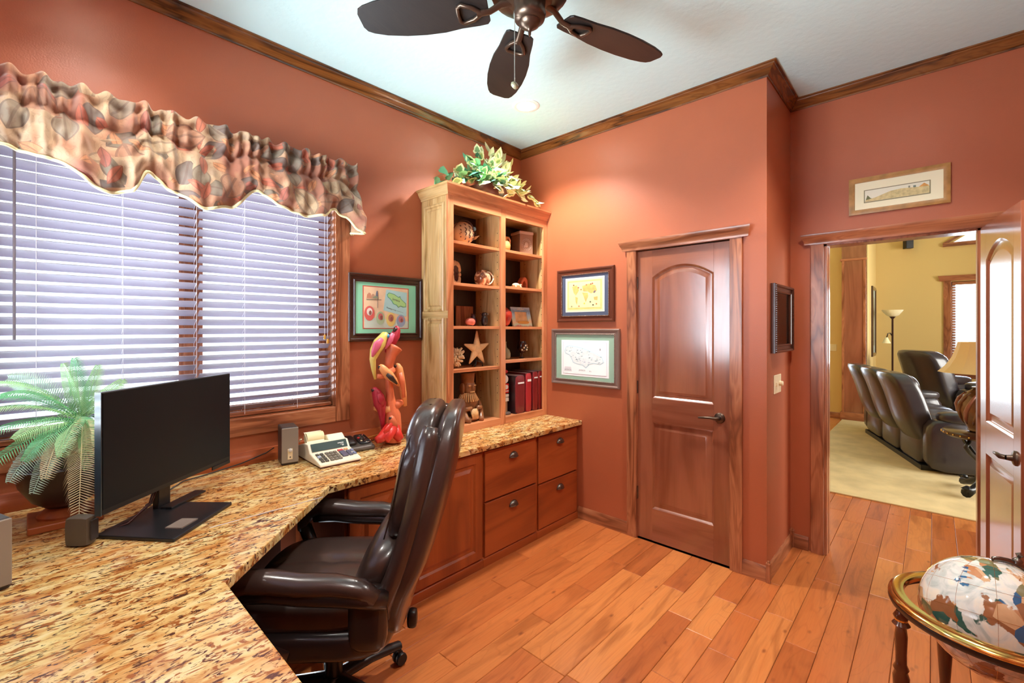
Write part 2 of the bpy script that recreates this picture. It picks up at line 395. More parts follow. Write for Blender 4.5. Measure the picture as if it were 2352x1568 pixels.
wall_boxes('wall_right', 'terracotta wall around the open doorway',
    [(XD, XD+.12, EY1, -.9, 0, H+.1), (XD, XD+.12, YR-.12, EY0, 0, H+.1), (XD, XD+.12, EY0, EY1, EZ, H+.1)])
wall_boxes('wall_rear', 'terracotta wall behind the globe', [(XW-.12, XD, YR-.12, YR, 0, H)])
VY0, VY1 = -1.80, -.14
wall_boxes('wall_near', 'terracotta wall beside the near desk run',
    [(XW-.12, XW, YR, VY0, 0, H), (XW-.12, XW, VY1, 0, 0, H), (XW-.12, XW, VY0, VY1, 0, WZ0), (XW-.12, XW, VY0, VY1, WZ1, H)])

# crown moulding and baseboards, mitred run by run
def run(parent, name, mat, prof, a, b, e0, e1):
    """prof (out, z) swept from a to b; room lies to the right of a->b; e: +1 inside corner, -1 outside corner, 0 square"""
    a = Vector(a); b = Vector(b); t = (b-a).normalized(); nrm = Vector((t.y, -t.x)); rings = []
    for p, e, s in ((a, e0, 1), (b, e1, -1)):
        rings.append([tuple(p + nrm*d + t*(s*e*d)) + (z,) for d, z in prof])
    return MB().loops(rings).build(name, mat, parent, smooth=40)
CROWN = [(0, H-.064), (.007, H-.064), (.008, H-.056), (.013, H-.054), (.020, H-.046), (.034, H-.030), (.044, H-.020), (.050, H-.018), (.052, H-.010), (.062, H-.008), (.062, H-.0005), (0, H-.0005)]
BASE = [(0, 0), (.016, 0), (.016, .072), (.005, .091), (0, .091)]
segs = [((XW, 0), (0, 0), 1, 1, 'x'), ((0, 0), (0, YB), 1, -1, 'y'), ((0, YB), (XD, YB), -1, 1, 'x'), ((XD, YB), (XD, YR), 1, 1, 'y'), ((XD, YR), (XW, YR), 1, 1, 'x'), ((XW, YR), (XW, 0), 1, 1, 'y')]
for i, (a, b, e0, e1, ax) in enumerate(segs):
    t = struct('trim_%d' % (i+1), 'dark stained crown moulding along the %s' % ('window wall', 'closet wall', 'return wall', 'doorway wall', 'rear wall', 'near wall')[i], 'crown moulding')
    run(t, 'crown', CR[ax], CROWN, a, b, e0, e1)
bb = struct('baseboard_back', 'stained baseboard either side of the closet door', 'baseboard')
run(bb, 'board', TR['y'], BASE, (0, -.62), (0, -1.048), 0, 0); run(bb, 'board', TR['y'], BASE, (0, -1.818), (0, YB), 0, 0)
def post(parent, x, y):
    mb = MB().bx(x-.011, x+.011, y-.011, y+.011, 0, .108); mb.bx(x-.013, x+.013, y-.013, y+.013, .108, .116); mb.bx(x-.006, x+.006, y-.006, y+.006, .116, .128)
    mb.build('corner_block', TR['z'], parent, bev=.0015)
post(bb, -.012, YB-.012)
bs = struct('baseboard_side', 'stained baseboard of the return wall', 'baseboard')
run(bs, 'board', TR['x'], BASE, (0, YB), (XD, YB), 0, 1); post(bs, XD-.012, YB-.012)
br = struct('baseboard_right', 'stained baseboard beside the doorway', 'baseboard')
run(br, 'board', TR['y'], BASE, (XD, YB), (XD, -2.062), 0, 0); run(br, 'board', TR['y'], BASE, (XD, -2.962), (XD, YR), 0, 0)
br2 = struct('baseboard_rear', 'stained baseboard of the rear wall', 'baseboard')
run(br2, 'board', TR['x'], BASE, (XD, YR), (XW, YR), 0, 0)

# ------------------------------------------------------------------ windows with blinds
def window(name, label, W, z0, z1, loc, rz, halves=2):
    """local: opening centred on x, wall face y=0 (room toward -y), outside +y"""
    o = struct(name, label, 'window', loc, rz); h = W/2; cw = .092
    for s in (-1, 1): MB().bx(s*h if s > 0 else -h-cw, h+cw if s > 0 else -h, -.018, 0, z0-cw, z1+cw).build('casing', TR['z'], o, bev=.003)
    for a, b in ((z0-cw, z0), (z1, z1+cw)): MB().bx(-h, h, -.018, 0, a, b).build('casing', TR['x'], o, bev=.003)
    for s in (-1, 1): MB().bx(min(s*h, s*(h-.004)), max(s*h, s*(h-.004)), 0, .15, z0, z1).build('jamb', TR['z'], o)
    MB().bx(-h, h, 0, .15, z0, z0+.004).build('sill', TR['x'], o); MB().bx(-h, h, 0, .15, z1-.004, z1).build('head', TR['x'], o)
    ww = W/halves
    for k in range(halves):
        x0 = -h+k*ww+.004; x1 = x0+ww-.008
        s = MB()
        for a, b in ((x0, x0+.048), (x1-.048, x1)): s.bx(a, b, .10, .14, z0+.004, z1-.004)
        for a, b in ((z0+.004, z0+.06), (z1-.06, z1-.004)): s.bx(x0+.048, x1-.048, .10, .14, a, b)
        so = s.build('sash', TR['z'], o, bev=.003)
        MB().bx(x0+.048, x1-.048, .118, .122, z0+.06, z1-.06).build('pane', M['glass'], so)
    if halves == 2: MB().bx(-.030, .030, .085, .15, z0, z1).build('mullion', TR['z'], o, bev=.003)
    return o
window('window_1', 'twin stained-wood window behind the blinds over the desk', WX1-WX0, WZ0, WZ1, ((WX0+WX1)/2, 0, 0), 0)
window('window_2', 'stained-wood window in the near wall', VY1-VY0, WZ0, WZ1, (XW, (VY0+VY1)/2, 0), R(90))
def blind(label, w, z0, z1, loc, rz, tilt=34, ladders=(.2, .8), wand=None, pitch=.0452, slatw=.05, group='wood blinds of the study', mat=None, tassel=False):
    b = thing('window_blind', label, 'window blind', loc, rz, group); mat = mat or M['slat']
    MB().bx(-w/2, w/2, -.028, .028, z1-.05, z1).build('headrail', TR['x'], b, bev=.002)
    rn = MB().bx(-w/2, w/2, -.024, .024, z0, z0+.022).build('bottom_rail', TR['x'], b, bev=.004)
    sl = MB(); n_ = 5; pts = [(-slatw/2+slatw*i/n_, .0022*(1-((2*i/n_-1)**2))) for i in range(n_+1)]
    poly = [(y, z+.0013) for y, z in pts] + [(y, z-.0013) for y, z in pts[::-1]]
    sm = MB().prism(poly, -w/2+.003, w/2-.003, 'x').mesh('slat', mat, 40)
    z = z0+.045
    while z < z1-.06:
        s = bpy.data.objects.new('slat', sm); COL.objects.link(s); s.parent = b; s.location = (0, 0, z); s.rotation_euler = (R(-tilt), 0, 0); z += pitch
    for f in ladders:
        x = -w/2+f*w; mb = MB()
        for y in (-.027, .027): mb.tube([(x, y, z0+.01), (x, y, z1-.04)], .0011, 5)
        zz = z0+.045
        while zz < z1-.06: mb.tube([(x, -.0265, zz+.0145), (x, .0265, zz-.0175)], .0008, 4); zz += pitch
        mb.build('ladder_cord', M['cord'], b)
    if wand is not None:
        MB().tube([(wand, -.045, z1-.06), (wand, -.047, z0+.42)], .0045, 6).build('tilt_wand', pbr('taupe_wand', srgb(120, 112, 118), .3), b)
    if tassel:
        x = w/2-.045
        mb = MB().tube([(x-.006, -.04, z1-.05), (x-.006, -.043, 1.46)], .0012, 5); mb.tube([(x+.012, -.04, z1-.05), (x+.012, -.043, 1.44)], .0012, 5); mb.build('pull_cord', M['cord'], b)
        for dx, dz in ((-.006, 1.43), (.012, 1.405)): MB().lathe([(.003, .03), (.006, .022), (.007, .004), (.004, 0)], 10, (x+dx, -.043, dz)).build('tassel', pbr('gold_tassel', srgb(206, 150, 52), .35), b, smooth=60)
    return b
blind('lavender-grey slatted blind over the right half of the desk window', .680, 1.030, WZ1-.006, (-2.057, .034, 0), 0, ladders=(.30, .70), tassel=True)
blind('lavender-grey slatted blind behind the fern, with the hanging tilt wand', .708, 1.030, WZ1-.006, (-2.7565, .034, 0), 0, ladders=(.215, .597, .992), wand=-.262)
blind('lavender-grey slatted blind in the window of the near wall', VY1-VY0-.02, 1.030, WZ1-.006, (XW-.034, (VY0+VY1)/2, 0), R(90))

# ------------------------------------------------------------------ panelled doors
def arch_poly(x0, x1, z0, zs, rise, n=14):
    p = [(x0, z0), (x1, z0)]
    for i in range(n+1):
        t = i/n; x = x1+(x0-x1)*t; p.append((x, zs+rise*(1-(2*t-1)**2)))
    return p
DPROF = [(0, 0), (.004, .002), (.010, .009), (.014, .012), (.036, .012), (.052, .005), (.053, .005)]
def leaf(parent, w, h, st0, st1, handle_x, hsign):
    """leaf with an arched upper and a square lower raised panel; local x 0..w, front face y=0, thickness +y"""
    t = .035; a0, a1 = st0, w-st1
    up = arch_poly(a0, a1, 1.008, 1.855, .075); lo = rect(a0, a1, .232, .842)
    for x0, x1 in ((0, a0), (a1, w)): MB().bx(x0, x1, 0, t, .008, h).build('stile', DR['z'], parent, bev=.0012)
    MB().bx(a0, a1, 0, t, .008, .232).build('rail', DR['x'], parent); MB().bx(a0, a1, 0, t, .842, 1.008).build('rail', DR['x'], parent)
    top = [(x, z) for x, z in up[2:]] + [(a0, h), (a1, h)]
    MB().prism(top, 0, t, 'y').build('rail', DR['x'], parent)
    panel(up, DPROF).build('upper_panel', DR['z'], parent, smooth=30); panel(lo, DPROF).build('lower_panel', DR['z'], parent, smooth=30)
    MB().bx(a0, a1, t-.004, t, .2, 1.93).build('back_panel', DR['z'], parent)
    lv = MB().lathe([(.033, 0), (.033, .004), (.028, .009), (.014, .012), (.011, .03)], 22, (handle_x, 0, .928), Matrix.Rotation(R(90), 3, 'X'))
    lv.tube([(handle_x, -.030, .928), (handle_x+hsign*.012, -.046, .928), (handle_x+hsign*.04, -.05, .931), (handle_x+hsign*.09, -.047, .926), (handle_x+hsign*.118, -.043, .922)], [.011, .011, .009, .0075, .006], 10)
    lv.build('lever_handle', M['bronze'], parent, smooth=50)
# closet door: local x -> -Y world
d1 = struct('door_1', 'closed arched-panel closet door in stained wood with lever handle', 'door', (0, 0, 0), R(-90))
W1 = DY1-DY0
lfo = thing('x', None, None, (-DY1, .010, 0)); lfo.name = 'leaf'; lfo.parent = d1
leaf(lfo, W1-.004, 2.045, .112, .100, .565, -1)
for zz in (.323, 1.078, 1.821): MB().bx(-.006, .006, -.012, 0, zz-.045, zz+.045).build('hinge', M['pewter'], lfo, bev=.001)
def casing(parent, y0, y1, top, x, ends=(.032, .05)):
    """door casing on a wall facing -y locally: opening x from y0 to y1 (local x)"""
    cw = .072
    for a in (y0-cw, y1): MB().bx(a, a+cw, -.018, 0, 0, top).build('casing', TR['z'], parent, bev=.002)
    L_, R_ = y0-cw-.022, y1+cw+.022
    prof = [(0, top), (.024, top), (.026, top+.018), (.040, top+.038), (.052, top+.058), (.052, top+.066), (0, top+.066)]
    mb = MB(); mb.loops([[(L_-d*.6, -d, z) for d, z in prof], [(R_+d*.6, -d, z) for d, z in prof]]); mb.build('header', TR['x'], parent, smooth=35)
    MB().bx(y0-cw-.004, y1+cw+.004, -.021, 0, top-.004, top).build('bead', TR['x'], parent)
casing(d1, -DY1, -DY0, DZ, 0)
jm = MB().bx(-DY1-.0, -DY1+.001, 0, .12, 0, DZ); jm.bx(-DY0-.001, -DY0, 0, .12, 0, DZ); jm.bx(-DY1, -DY0, 0, .12, DZ-.002, DZ); jm.build('jamb', TR['z'], d1)
# entry doorway: casing + open leaf
d2 = struct('door_2', 'stained casing of the open doorway to the living room', 'door', (XD, 0, 0), R(-90))
casing(d2, -EY1, -EY0, EZ, 0)
jm = MB().bx(-EY1, -EY1+.016, 0, .12, 0, EZ); jm.bx(-EY0-.016, -EY0, 0, .12, 0, EZ); jm.bx(-EY1, -EY0, 0, .12, EZ-.016, EZ); jm.build('jamb', TR['z'], d2, bev=.001)
MB().bx(-EY1+.016, -EY1+.020, .045, .051, 0, EZ-.02).build('weather_strip', M['chrome'], d2)
for s in (1, -1):
    a = -EY1-.072 if s > 0 else -EY0
    MB().bx(a, a+.072, .12, .138, 0, EZ+.07).build('casing', TR['z'], d2)
d3 = struct('door_3', 'open arched-panel entry door swung into the room beside the globe', 'door', (.552, -2.866, 0), R(180+7.2))
# local x runs from the hinge toward the camera; front face must look toward +Y world => local -y
leaf(d3, .665, 2.04, .105, .10, .60, -1)
MB().bx(-.004, .0, 0, .035, .01, 2.04).build('hinge_edge', DR['z'], d3)
# ------------------------------------------------------------------ desk: granite top, cabinets, hutch
ZC = .773
gp = [(-.002, -.002), (-.002, -.651), (-2.046, -.651), (-2.600, -1.196), (-2.606, -2.10), (XW+.002, -2.10), (XW+.002, -.002)]
ct = MB().prism(gp, ZC-.034, ZC).build('countertop', M['granite'], bev=.004)
tag(ct, 'golden granite countertop wrapping the corner desk and running under the bookcase', 'countertop')
se = MB(); a = on_z(482, 1212, ZC); b = on_z(742, 1141, ZC); dv = (b-a).normalized(); nv = Vector((-dv.y, dv.x, 0))*.0016
se.add([a-nv, a+nv, b+nv, b-nv, a-nv+Vector((0,0,.0012)), a+nv+Vector((0,0,.0012)), b+nv+Vector((0,0,.0012)), b-nv+Vector((0,0,.0012))], [(3,2,1,0),(4,5,6,7),(0,1,5,4),(1,2,6,5),(2,3,7,6),(3,0,4,7)])
tag(se.build('seam_strip', pbr('clear_seam', srgb(214, 214, 222), .08, coat=.6), ct), 'shiny thin seam line')
bsp = struct('trim_7', 'stained wood backsplash moulding along the back of the desk', 'trim')
SPL = [(0, ZC+.0005), (.022, ZC+.0005), (.022, ZC+.036), (.016, ZC+.044), (.012, ZC+.060), (.008, ZC+.070), (0, ZC+.074)]
run(bsp, 'moulding', CB['x'], SPL, (XW, 0), (-1.066, 0), 0, 0)
SFR = [(0, 0), (.004, -.004), (.058, -.004), (.062, 0.0), (.068, .006), (.085, .006), (.105, -.001), (.106, -.001)]
def cup_pull(parent, x, y, z):
    def fn(u, v):
        a = math.pi*u; b = math.pi/2*v
        return (x-.040*math.cos(a), y-.024*math.sin(a)*math.cos(b)-.001, z-.012+.034*math.sin(a)*math.sin(b))
    mb = MB().grid(fn, 16, 8)
    mb.tube([(x-.044, y-.003, z-.012), (x-.03, y-.018, z-.013), (x, y-.027, z-.014), (x+.03, y-.018, z-.013), (x+.044, y-.003, z-.012)], .0024, 6)
    mb.build('cup_pull', M['pewter'], parent, smooth=180)
def unit(name, label, x0, x1, fronts, group):
    u = thing(name, label, 'cabinet', (0, 0, 0), 0, group)
    MB().bx(x0+.001, x1-.001, -.604, -.03, .062, ZC-.036).build('body', CB['z'], u)
    run(u, 'base_moulding', CB['x'], [(0, 0), (.022, 0), (.022, .048), (.012, .056), (.006, .062), (0, .062)], (x0+.001, -.596), (x1-.001, -.596), 0, 0)
    for kind, a, b, c, d, hx in fronts:
        if kind == 'drawer':
            o = panel(rect(a, b, c, d), [(0, .018), (0, .003), (.004, 0), (.005, 0)], -.622).build('drawer', CB['x'], u)
            cup_pull(o, hx, -.622, d-.066)
        else:
            o = MB().bx(a, b, -.607, -.604, c, d).build('door', CB['z'], u)
            panel(rect(a, b, c, d), [(0, .018)] + SFR, -.622).build('raised_panel', CB['z'], o)
            for hz in (c+.09, d-.09): MB().bx(a-.006, a, -.618, -.606, hz-.02, hz+.02).build('hinge', M['pewter'], o)
            if hx is not None: cup_pull(o, hx, -.622, d-.09)
    return u
unit('file_cabinet', 'cherry two-drawer file cabinet at the closet wall end', -.515, -.003, [('drawer', -.501, -.028, .388, .722, -.252), ('drawer', -.501, -.028, .062, .378, -.252)], 'built-in desk cabinets')
unit('file_cabinet', 'cherry two-drawer file cabinet beside the raised-panel cupboard', -1.040, -.515, [('drawer', -1.027, -.530, .408, .722, -.768), ('drawer', -1.027, -.530, .062, .398, -.768)], 'built-in desk cabinets')
unit('base_cabinet', 'cherry cupboard with raised-panel door behind the office chair', -1.600, -1.040, [('door', -1.585, -1.053, .066, .726, None)], 'built-in desk cabinets')
unit('base_cabinet', 'cherry cupboard at the left end of the row, mostly hidden by the chair', -1.945, -1.600, [('door', -1.932, -1.615, .066, .726, None)], 'built-in desk cabinets')
nb = thing('base_cabinet', 'cherry cupboard under the near desk run', 'cabinet', (0, 0, 0), 0, 'built-in desk cabinets')
MB().bx(XW+.01, -2.66, -2.08, -1.62, .0, ZC-.036).build('body', CB['z'], nb)
MB().bx(-2.66, -2.642, -2.07, -1.63, .08, .72).build('door', CB['z'], nb, bev=.003)
MB().box((-2.605, -.640, .385), (1.55, .018, .70), Matrix.Rotation(R(45), 3, 'Z')).build('knee_shade_panel', WAL['z'])  # added dark board stands in for the black shade under the desk
tag(bpy.data.objects['knee_shade_panel'], 'added dark panel darkening the knee space under the desk corner', 'panel')

hb = thing('bookcase', 'tall honey-oak bookcase standing on the granite at the corner', 'bookcase')
bx0, byf, bzt = -1.063, -.300, 2.412
MB().bx(bx0, bx0+.019, byf+.019, -.004, ZC+.001, bzt).build('side_panel', OAK_LIT['z'], hb)
MB().bx(-.021, -.002, byf+.019, -.004, ZC+.001, bzt).build('side_panel', OAK_LIT['z'], hb)
MB().bx(-.548, -.520, byf+.019, -.012, .82, bzt-.03).build('divider', OAK_LIT['z'], hb)
MB().bx(bx0+.019, -.021, -.012, -.004, ZC+.001, bzt).build('back_panel', WAL['z'], hb)  # dark wood here puts the shelf interior's shadow into the colour
MB().bx(bx0+.019, -.021, byf+.019, -.012, .800, .820).build('bottom_board', FFR['x'], hb)
MB().bx(bx0+.019, -.021, byf+.019, -.012, bzt-.05, bzt-.03).build('top_board', OAK_LIT['x'], hb)
for a, b in ((bx0, bx0+.049), (-.555, -.505), (-.050, -.002)): MB().bx(a, b, byf, byf+.019, ZC+.001, bzt).build('stile', FFR['z'], hb, bev=.0015)
for a, b in ((bx0+.049, -.555), (-.505, -.050)):
    MB().bx(a, b, byf, byf+.019, 2.336, bzt).build('rail', FFR['x'], hb); MB().bx(a, b, byf, byf+.019, ZC+.001, .822).build('rail', FFR['x'], hb)
SHL = (2.100, 1.812, 1.513, 1.212); SHR = (2.103, 1.823, 1.511, 1.251)
for zs in SHL: MB().bx(bx0+.0195, -.5485, byf+.020, -.0125, zs-.021, zs).build('shelf', FFR['x'], hb, bev=.0015)
for zs in SHR: MB().bx(-.5195, -.0215, byf+.020, -.0125, zs-.021, zs).build('shelf', FFR['x'], hb, bev=.0015)
# shelf-pin holes up the insides
ph = MB()
for xx in (-.5486, -.0213):
    for yy in (-.255, -.07):
        for k in range(24): ph.bx(xx-.0004, xx+.0004, yy-.003, yy+.003, .95+k*.055, .956+k*.055)
ph.build('pin_holes', M['void'], hb)['kind'] = 'stuff'
# raised panels on the exposed left side (face looks toward -X)
sp = [(0, 0), (.006, .004), (.012, .006), (.022, .006), (.040, -.002), (.041, -.002)]
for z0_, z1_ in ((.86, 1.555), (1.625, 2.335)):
    o = panel(rect(.055, .245, z0_, z1_), [(-.016, -.0005), (-.014, -.010), (-.006, -.016), (.003, -.012), (.006, -.001), (.020, -.001), (.030, -.010), (.046, -.013), (.047, -.013)]).build('side_raised_panel', OAK_LIT['z'], hb)
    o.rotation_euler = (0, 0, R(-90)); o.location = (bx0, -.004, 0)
MB().bx(bx0-.006, bx0, byf, -.004, 1.565, 1.615).build('mid_rail', OAK_LIT['y'], hb, bev=.002)
CRN = [(.000, 2.395), (.006, 2.395), (.008, 2.408), (.020, 2.420), (.034, 2.446), (.040, 2.452), (.046, 2.454), (.048, 2.466), (0, 2.466)]
MB().loops([[(bx0-d, y, z) for d, z in CRN] for y in ()] or [[(bx0-d, -.004, z) for d, z in CRN], [(bx0-d, byf-d, z) for d, z in CRN]]).build('crown', OAK_LIT['y'], hb, smooth=35)
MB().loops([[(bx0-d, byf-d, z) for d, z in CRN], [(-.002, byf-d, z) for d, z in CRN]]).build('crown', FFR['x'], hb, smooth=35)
MB().bx(bx0, -.002, byf, -.004, 2.450, 2.466).build('crown_top', OAK_LIT['x'], hb)

# ------------------------------------------------------------------ valance
def valance_mat():
    m, nt, p = newmat('floral_fabric'); L = nt.links
    tc = nt.nodes.new('ShaderNodeTexCoord'); mp = nt.nodes.new('ShaderNodeMapping'); mp.inputs['Scale'].default_value = (1, .35, 1); L.new(tc.outputs['Object'], mp.inputs['Vector'])
    def nz(s, d, dist):
        n = nt.nodes.new('ShaderNodeTexNoise'); n.inputs['Scale'].default_value = s; n.inputs['Detail'].default_value = d; n.inputs['Distortion'].default_value = dist; L.new(mp.outputs[0], n.inputs['Vector']); return n.outputs['Fac']
    base = ramp(nt, [(.36, srgb(146, 92, 70)), (.45, srgb(164, 120, 90)), (.54, srgb(174, 146, 114)), (.66, srgb(154, 128, 104))]); L.new(nz(5.5, 2, .6), base.inputs['Fac'])
    def math_(op, x, y):
        n = nt.nodes.new('ShaderNodeMath'); n.operation = op
        for i, q in enumerate((x, y)):
            if q is None: continue
            if isinstance(q, (int, float)): n.inputs[i].default_value = q
            else: L.new(q, n.inputs[i])
        return n.outputs[0]
    def leaves(scale, off, aw, bl, thr):
        """scattered pointed leaves: one per Voronoi cell, each turned its own way"""
        m2 = nt.nodes.new('ShaderNodeMapping'); m2.inputs['Scale'].default_value = (scale, 0, scale); m2.inputs['Location'].default_value = off; L.new(tc.outputs['Object'], m2.inputs['Vector'])
        v = nt.nodes.new('ShaderNodeTexVoronoi'); v.inputs['Scale'].default_value = 1.0; v.inputs['Randomness'].default_value = .8; L.new(m2.outputs[0], v.inputs['Vector'])
        d = nt.nodes.new('ShaderNodeVectorMath'); d.operation = 'SUBTRACT'; L.new(m2.outputs[0], d.inputs[0]); L.new(v.outputs['Position'], d.inputs[1])
        sp_ = nt.nodes.new('ShaderNodeSeparateColor'); L.new(v.outputs['Color'], sp_.inputs[0])
        ro = nt.nodes.new('ShaderNodeVectorRotate'); ro.rotation_type = 'Y_AXIS'; L.new(d.outputs[0], ro.inputs['Vector']); L.new(math_('MULTIPLY', sp_.outputs[0], 6.28), ro.inputs['Angle'])
        xyz = nt.nodes.new('ShaderNodeSeparateXYZ'); L.new(ro.outputs[0], xyz.inputs[0])
        ax_ = math_('ABSOLUTE', xyz.outputs[0], None); zz = math_('DIVIDE', xyz.outputs[2], bl)
        e = math_('ADD', math_('DIVIDE', ax_, aw), math_('MULTIPLY', zz, zz))
        mask = math_('MULTIPLY', math_('LESS_THAN', e, 1.0), math_('GREATER_THAN', sp_.outputs[1], thr))
        line = math_('MULTIPLY', mask, math_('MAXIMUM', math_('LESS_THAN', ax_, aw*.10), math_('GREATER_THAN', e, .84)))
        return mask, line, sp_.outputs[2]
    c = base.outputs[0]
    for scale, off, aw, bl, thr, stops in ((7.5, (0, 0, 0), .30, .52, .15, ((0, srgb(104, 96, 82)), (.4, srgb(124, 112, 94)), (.7, srgb(92, 82, 78)))), (9.5, (3.3, 0, 1.7), .20, .50, .35, ((0, srgb(176, 92, 66)), (.4, srgb(190, 128, 86)), (.75, srgb(154, 84, 70)))), (6.0, (7.1, 0, 5.2), .34, .50, .4, ((0, srgb(168, 144, 112)), (.5, srgb(156, 110, 84)), (.8, srgb(112, 104, 90))))):
        mk, ln, rnd_ = leaves(scale, off, aw, bl, thr)
        lc = ramp(nt, stops); lc.color_ramp.interpolation = 'CONSTANT'; L.new(rnd_, lc.inputs['Fac'])
        c = mixc(nt, math_('MULTIPLY', mk, .85), c, lc.outputs[0]); c = mixc(nt, math_('MULTIPLY', ln, .5), c, srgb(92, 66, 52))
    w = nt.nodes.new('ShaderNodeTexWave'); w.inputs['Scale'].default_value = 14; w.inputs['Distortion'].default_value = 16; w.inputs['Detail'].default_value = 2; w.inputs['Detail Scale'].default_value = 1.6; L.new(mp.outputs[0], w.inputs['Vector'])
    vn = ramp(nt, [(.0, (1, 1, 1, 1)), (.10, (0, 0, 0, 1))]); L.new(w.outputs['Fac'], vn.inputs['Fac'])
    vf = nt.nodes.new('ShaderNodeMath'); vf.operation = 'MULTIPLY'; vf.inputs[1].default_value = .3; L.new(vn.outputs[0], vf.inputs[0])
    c = mixc(nt, vf.outputs[0], c, srgb(120, 84, 64)); L.new(c, p.inputs['Base Color']); p.inputs['Roughness'].default_value = .8
    p.inputs['Sheen Weight'].default_value = .2
    return m
va = thing('window_valance', 'gathered floral valance with scalloped cream edging above the desk window', 'valance', (0, 0, 0))
BOT = [(-3.36, 2.21), (-3.20, 2.16), (-3.05, 2.195), (-2.93, 2.165), (-2.75, 2.065), (-2.68, 2.085), (-2.62, 2.185), (-2.52, 2.12), (-2.42, 2.058), (-2.30, 2.095), (-2.175, 2.205), (-2.06, 2.14), (-1.93, 2.120), (-1.84, 2.135), (-1.765, 2.19), (-1.69, 2.16), (-1.63, 2.08), (-1.615, 2.065), (-1.58, 2.07)]
XL, XR, RET = -3.36, -1.615, .13
ph_ = [random.uniform(0, 6.28) for _ in range(9)]
def vfn(u, v):
    Ltot = (XR-XL)+RET; s = u*Ltot
    ret = max(0, s-(XR-XL)); x = XL+min(s, XR-XL)
    zt = 2.492 + .008*math.sin(s*61+ph_[0]) + .006*math.sin(s*97+ph_[1])
    zb = interp(BOT, x) if ret == 0 else 2.065+.02*ret/RET
    z = zt+(zb-zt)*v
    # gathers: tight at the rod pocket (v ~ .12-.35), loose billows below
    rod = math.exp(-((v-.20)/.11)**2)
    fine = math.sin(s*105+2.2*math.sin(s*17+ph_[2])+ph_[3])
    mid = math.sin(s*52+1.6*math.sin(s*11+ph_[4])+v*1.5)
    big = math.sin(s*24+1.2*math.sin(s*7+ph_[5]))
    o = -.105 + .017*fine*(.55+.8*rod)*(1-.55*smoothstep(.45, 1, v)) + .012*mid*(1-.3*v)
    bel = (2.19-zb)/.13
    o -= smoothstep(.3, .85, v)*(.03+.055*max(0, bel)) - .020*big*smoothstep(.4, 1, v) - .02*smoothstep(.9, 1, v)
    o += .028*math.exp(-((v-.35)/.05)**2) + .018*math.exp(-((v-.11)/.035)**2)
    wr = noise.noise(Vector((s*13, v*5.0, 2.2)))*.034+noise.noise(Vector((s*30, v*7.0, 9.1)))*.016
    o += wr*smoothstep(.28, .6, v)*(1-.5*smoothstep(.85, 1, v)); z += .012*noise.noise(Vector((s*20, v*6, 5)))*smoothstep(.1, .4, v)*(1-smoothstep(.8, 1, v))
    if ret > 0:
        t = ret/RET; return (XR+.020*math.sin(t*9)+.012*fine*(1-v), o*(1-t)-.002*t, z)
    k = smoothstep(XR-.05, XR, x)
    return (x, o, z)
vo_ = MB().grid(vfn, 420, 34).build('cloth', valance_mat(), va, smooth=180)
sd = vo_.modifiers.new('thick', 'SOLIDIFY'); sd.thickness = .0025
MB().tube([Vector(vfn(i/260, 1.0)) for i in range(261)], .0075, 6).build('edging', pbr('cream_braid', srgb(226, 216, 168), .8, bump=.4, bscale=400), va, smooth=180)
MB().tube([(XL, -.035, 2.42), (XR-.05, -.035, 2.42), (XR-.04, -.03, 2.42), (XR-.04, -.002, 2.42)], .007, 8).build('rod', M['whitep'], va)
# ------------------------------------------------------------------ framed pictures
def flatmat(n, c, rough=.6): return pbr(n, srgb(*c), rough)
def picture(label, c, rz, w, h, fw, fmat, mat_w, mat_c, cat='framed picture', depth=.022, inner=None, bead=None, prof=None):
    p = thing('framed_picture', label, cat, c, rz, 'framed pictures of the study')
    prof = prof or [(0, .001), (0, depth*.75), (fw*.12, depth), (fw*.30, depth*.92), (fw*.42, depth*.62), (fw*.75, depth*.55), (fw*.86, depth*.80), (fw, depth*.7), (fw, .006)]
    ring_frame(w, h, prof).build('frame', fmat, p, smooth=35)
    iw, ih = w-2*fw, h-2*fw
    MB().bx(-iw/2, iw/2, -.008, -.004, -ih/2, ih/2).build('mat_board', mat_c, p)
    if bead:
        mb = MB(); m_ = .006; nx, nz = int((iw)/.012), int(ih/.012)
        for i in range(nx):
            for s in (-1, 1): mb.ball((-iw/2+(i+.5)*iw/nx, -depth*.72, s*(ih/2+.004)), .0042, 2)
        for i in range(nz):
            for s in (-1, 1): mb.ball((s*(iw/2+.004), -depth*.72, -ih/2+(i+.5)*ih/nz), .0042, 2)
        o = mb.build('beading', bead, p, smooth=180); o['kind'] = 'stuff'
    return p, iw, ih
EBO = pbr('espresso_frame', srgb(62, 34, 26), .25, coat=.4)
MAH = pbr('mahogany_frame', srgb(92, 46, 30), .28, coat=.4)
SILV = pbr('antique_silver_frame', srgb(150, 128, 118), .35, metal=.55)
BEAD = pbr('pewter_bead', srgb(150, 140, 126), .35, metal=.6)
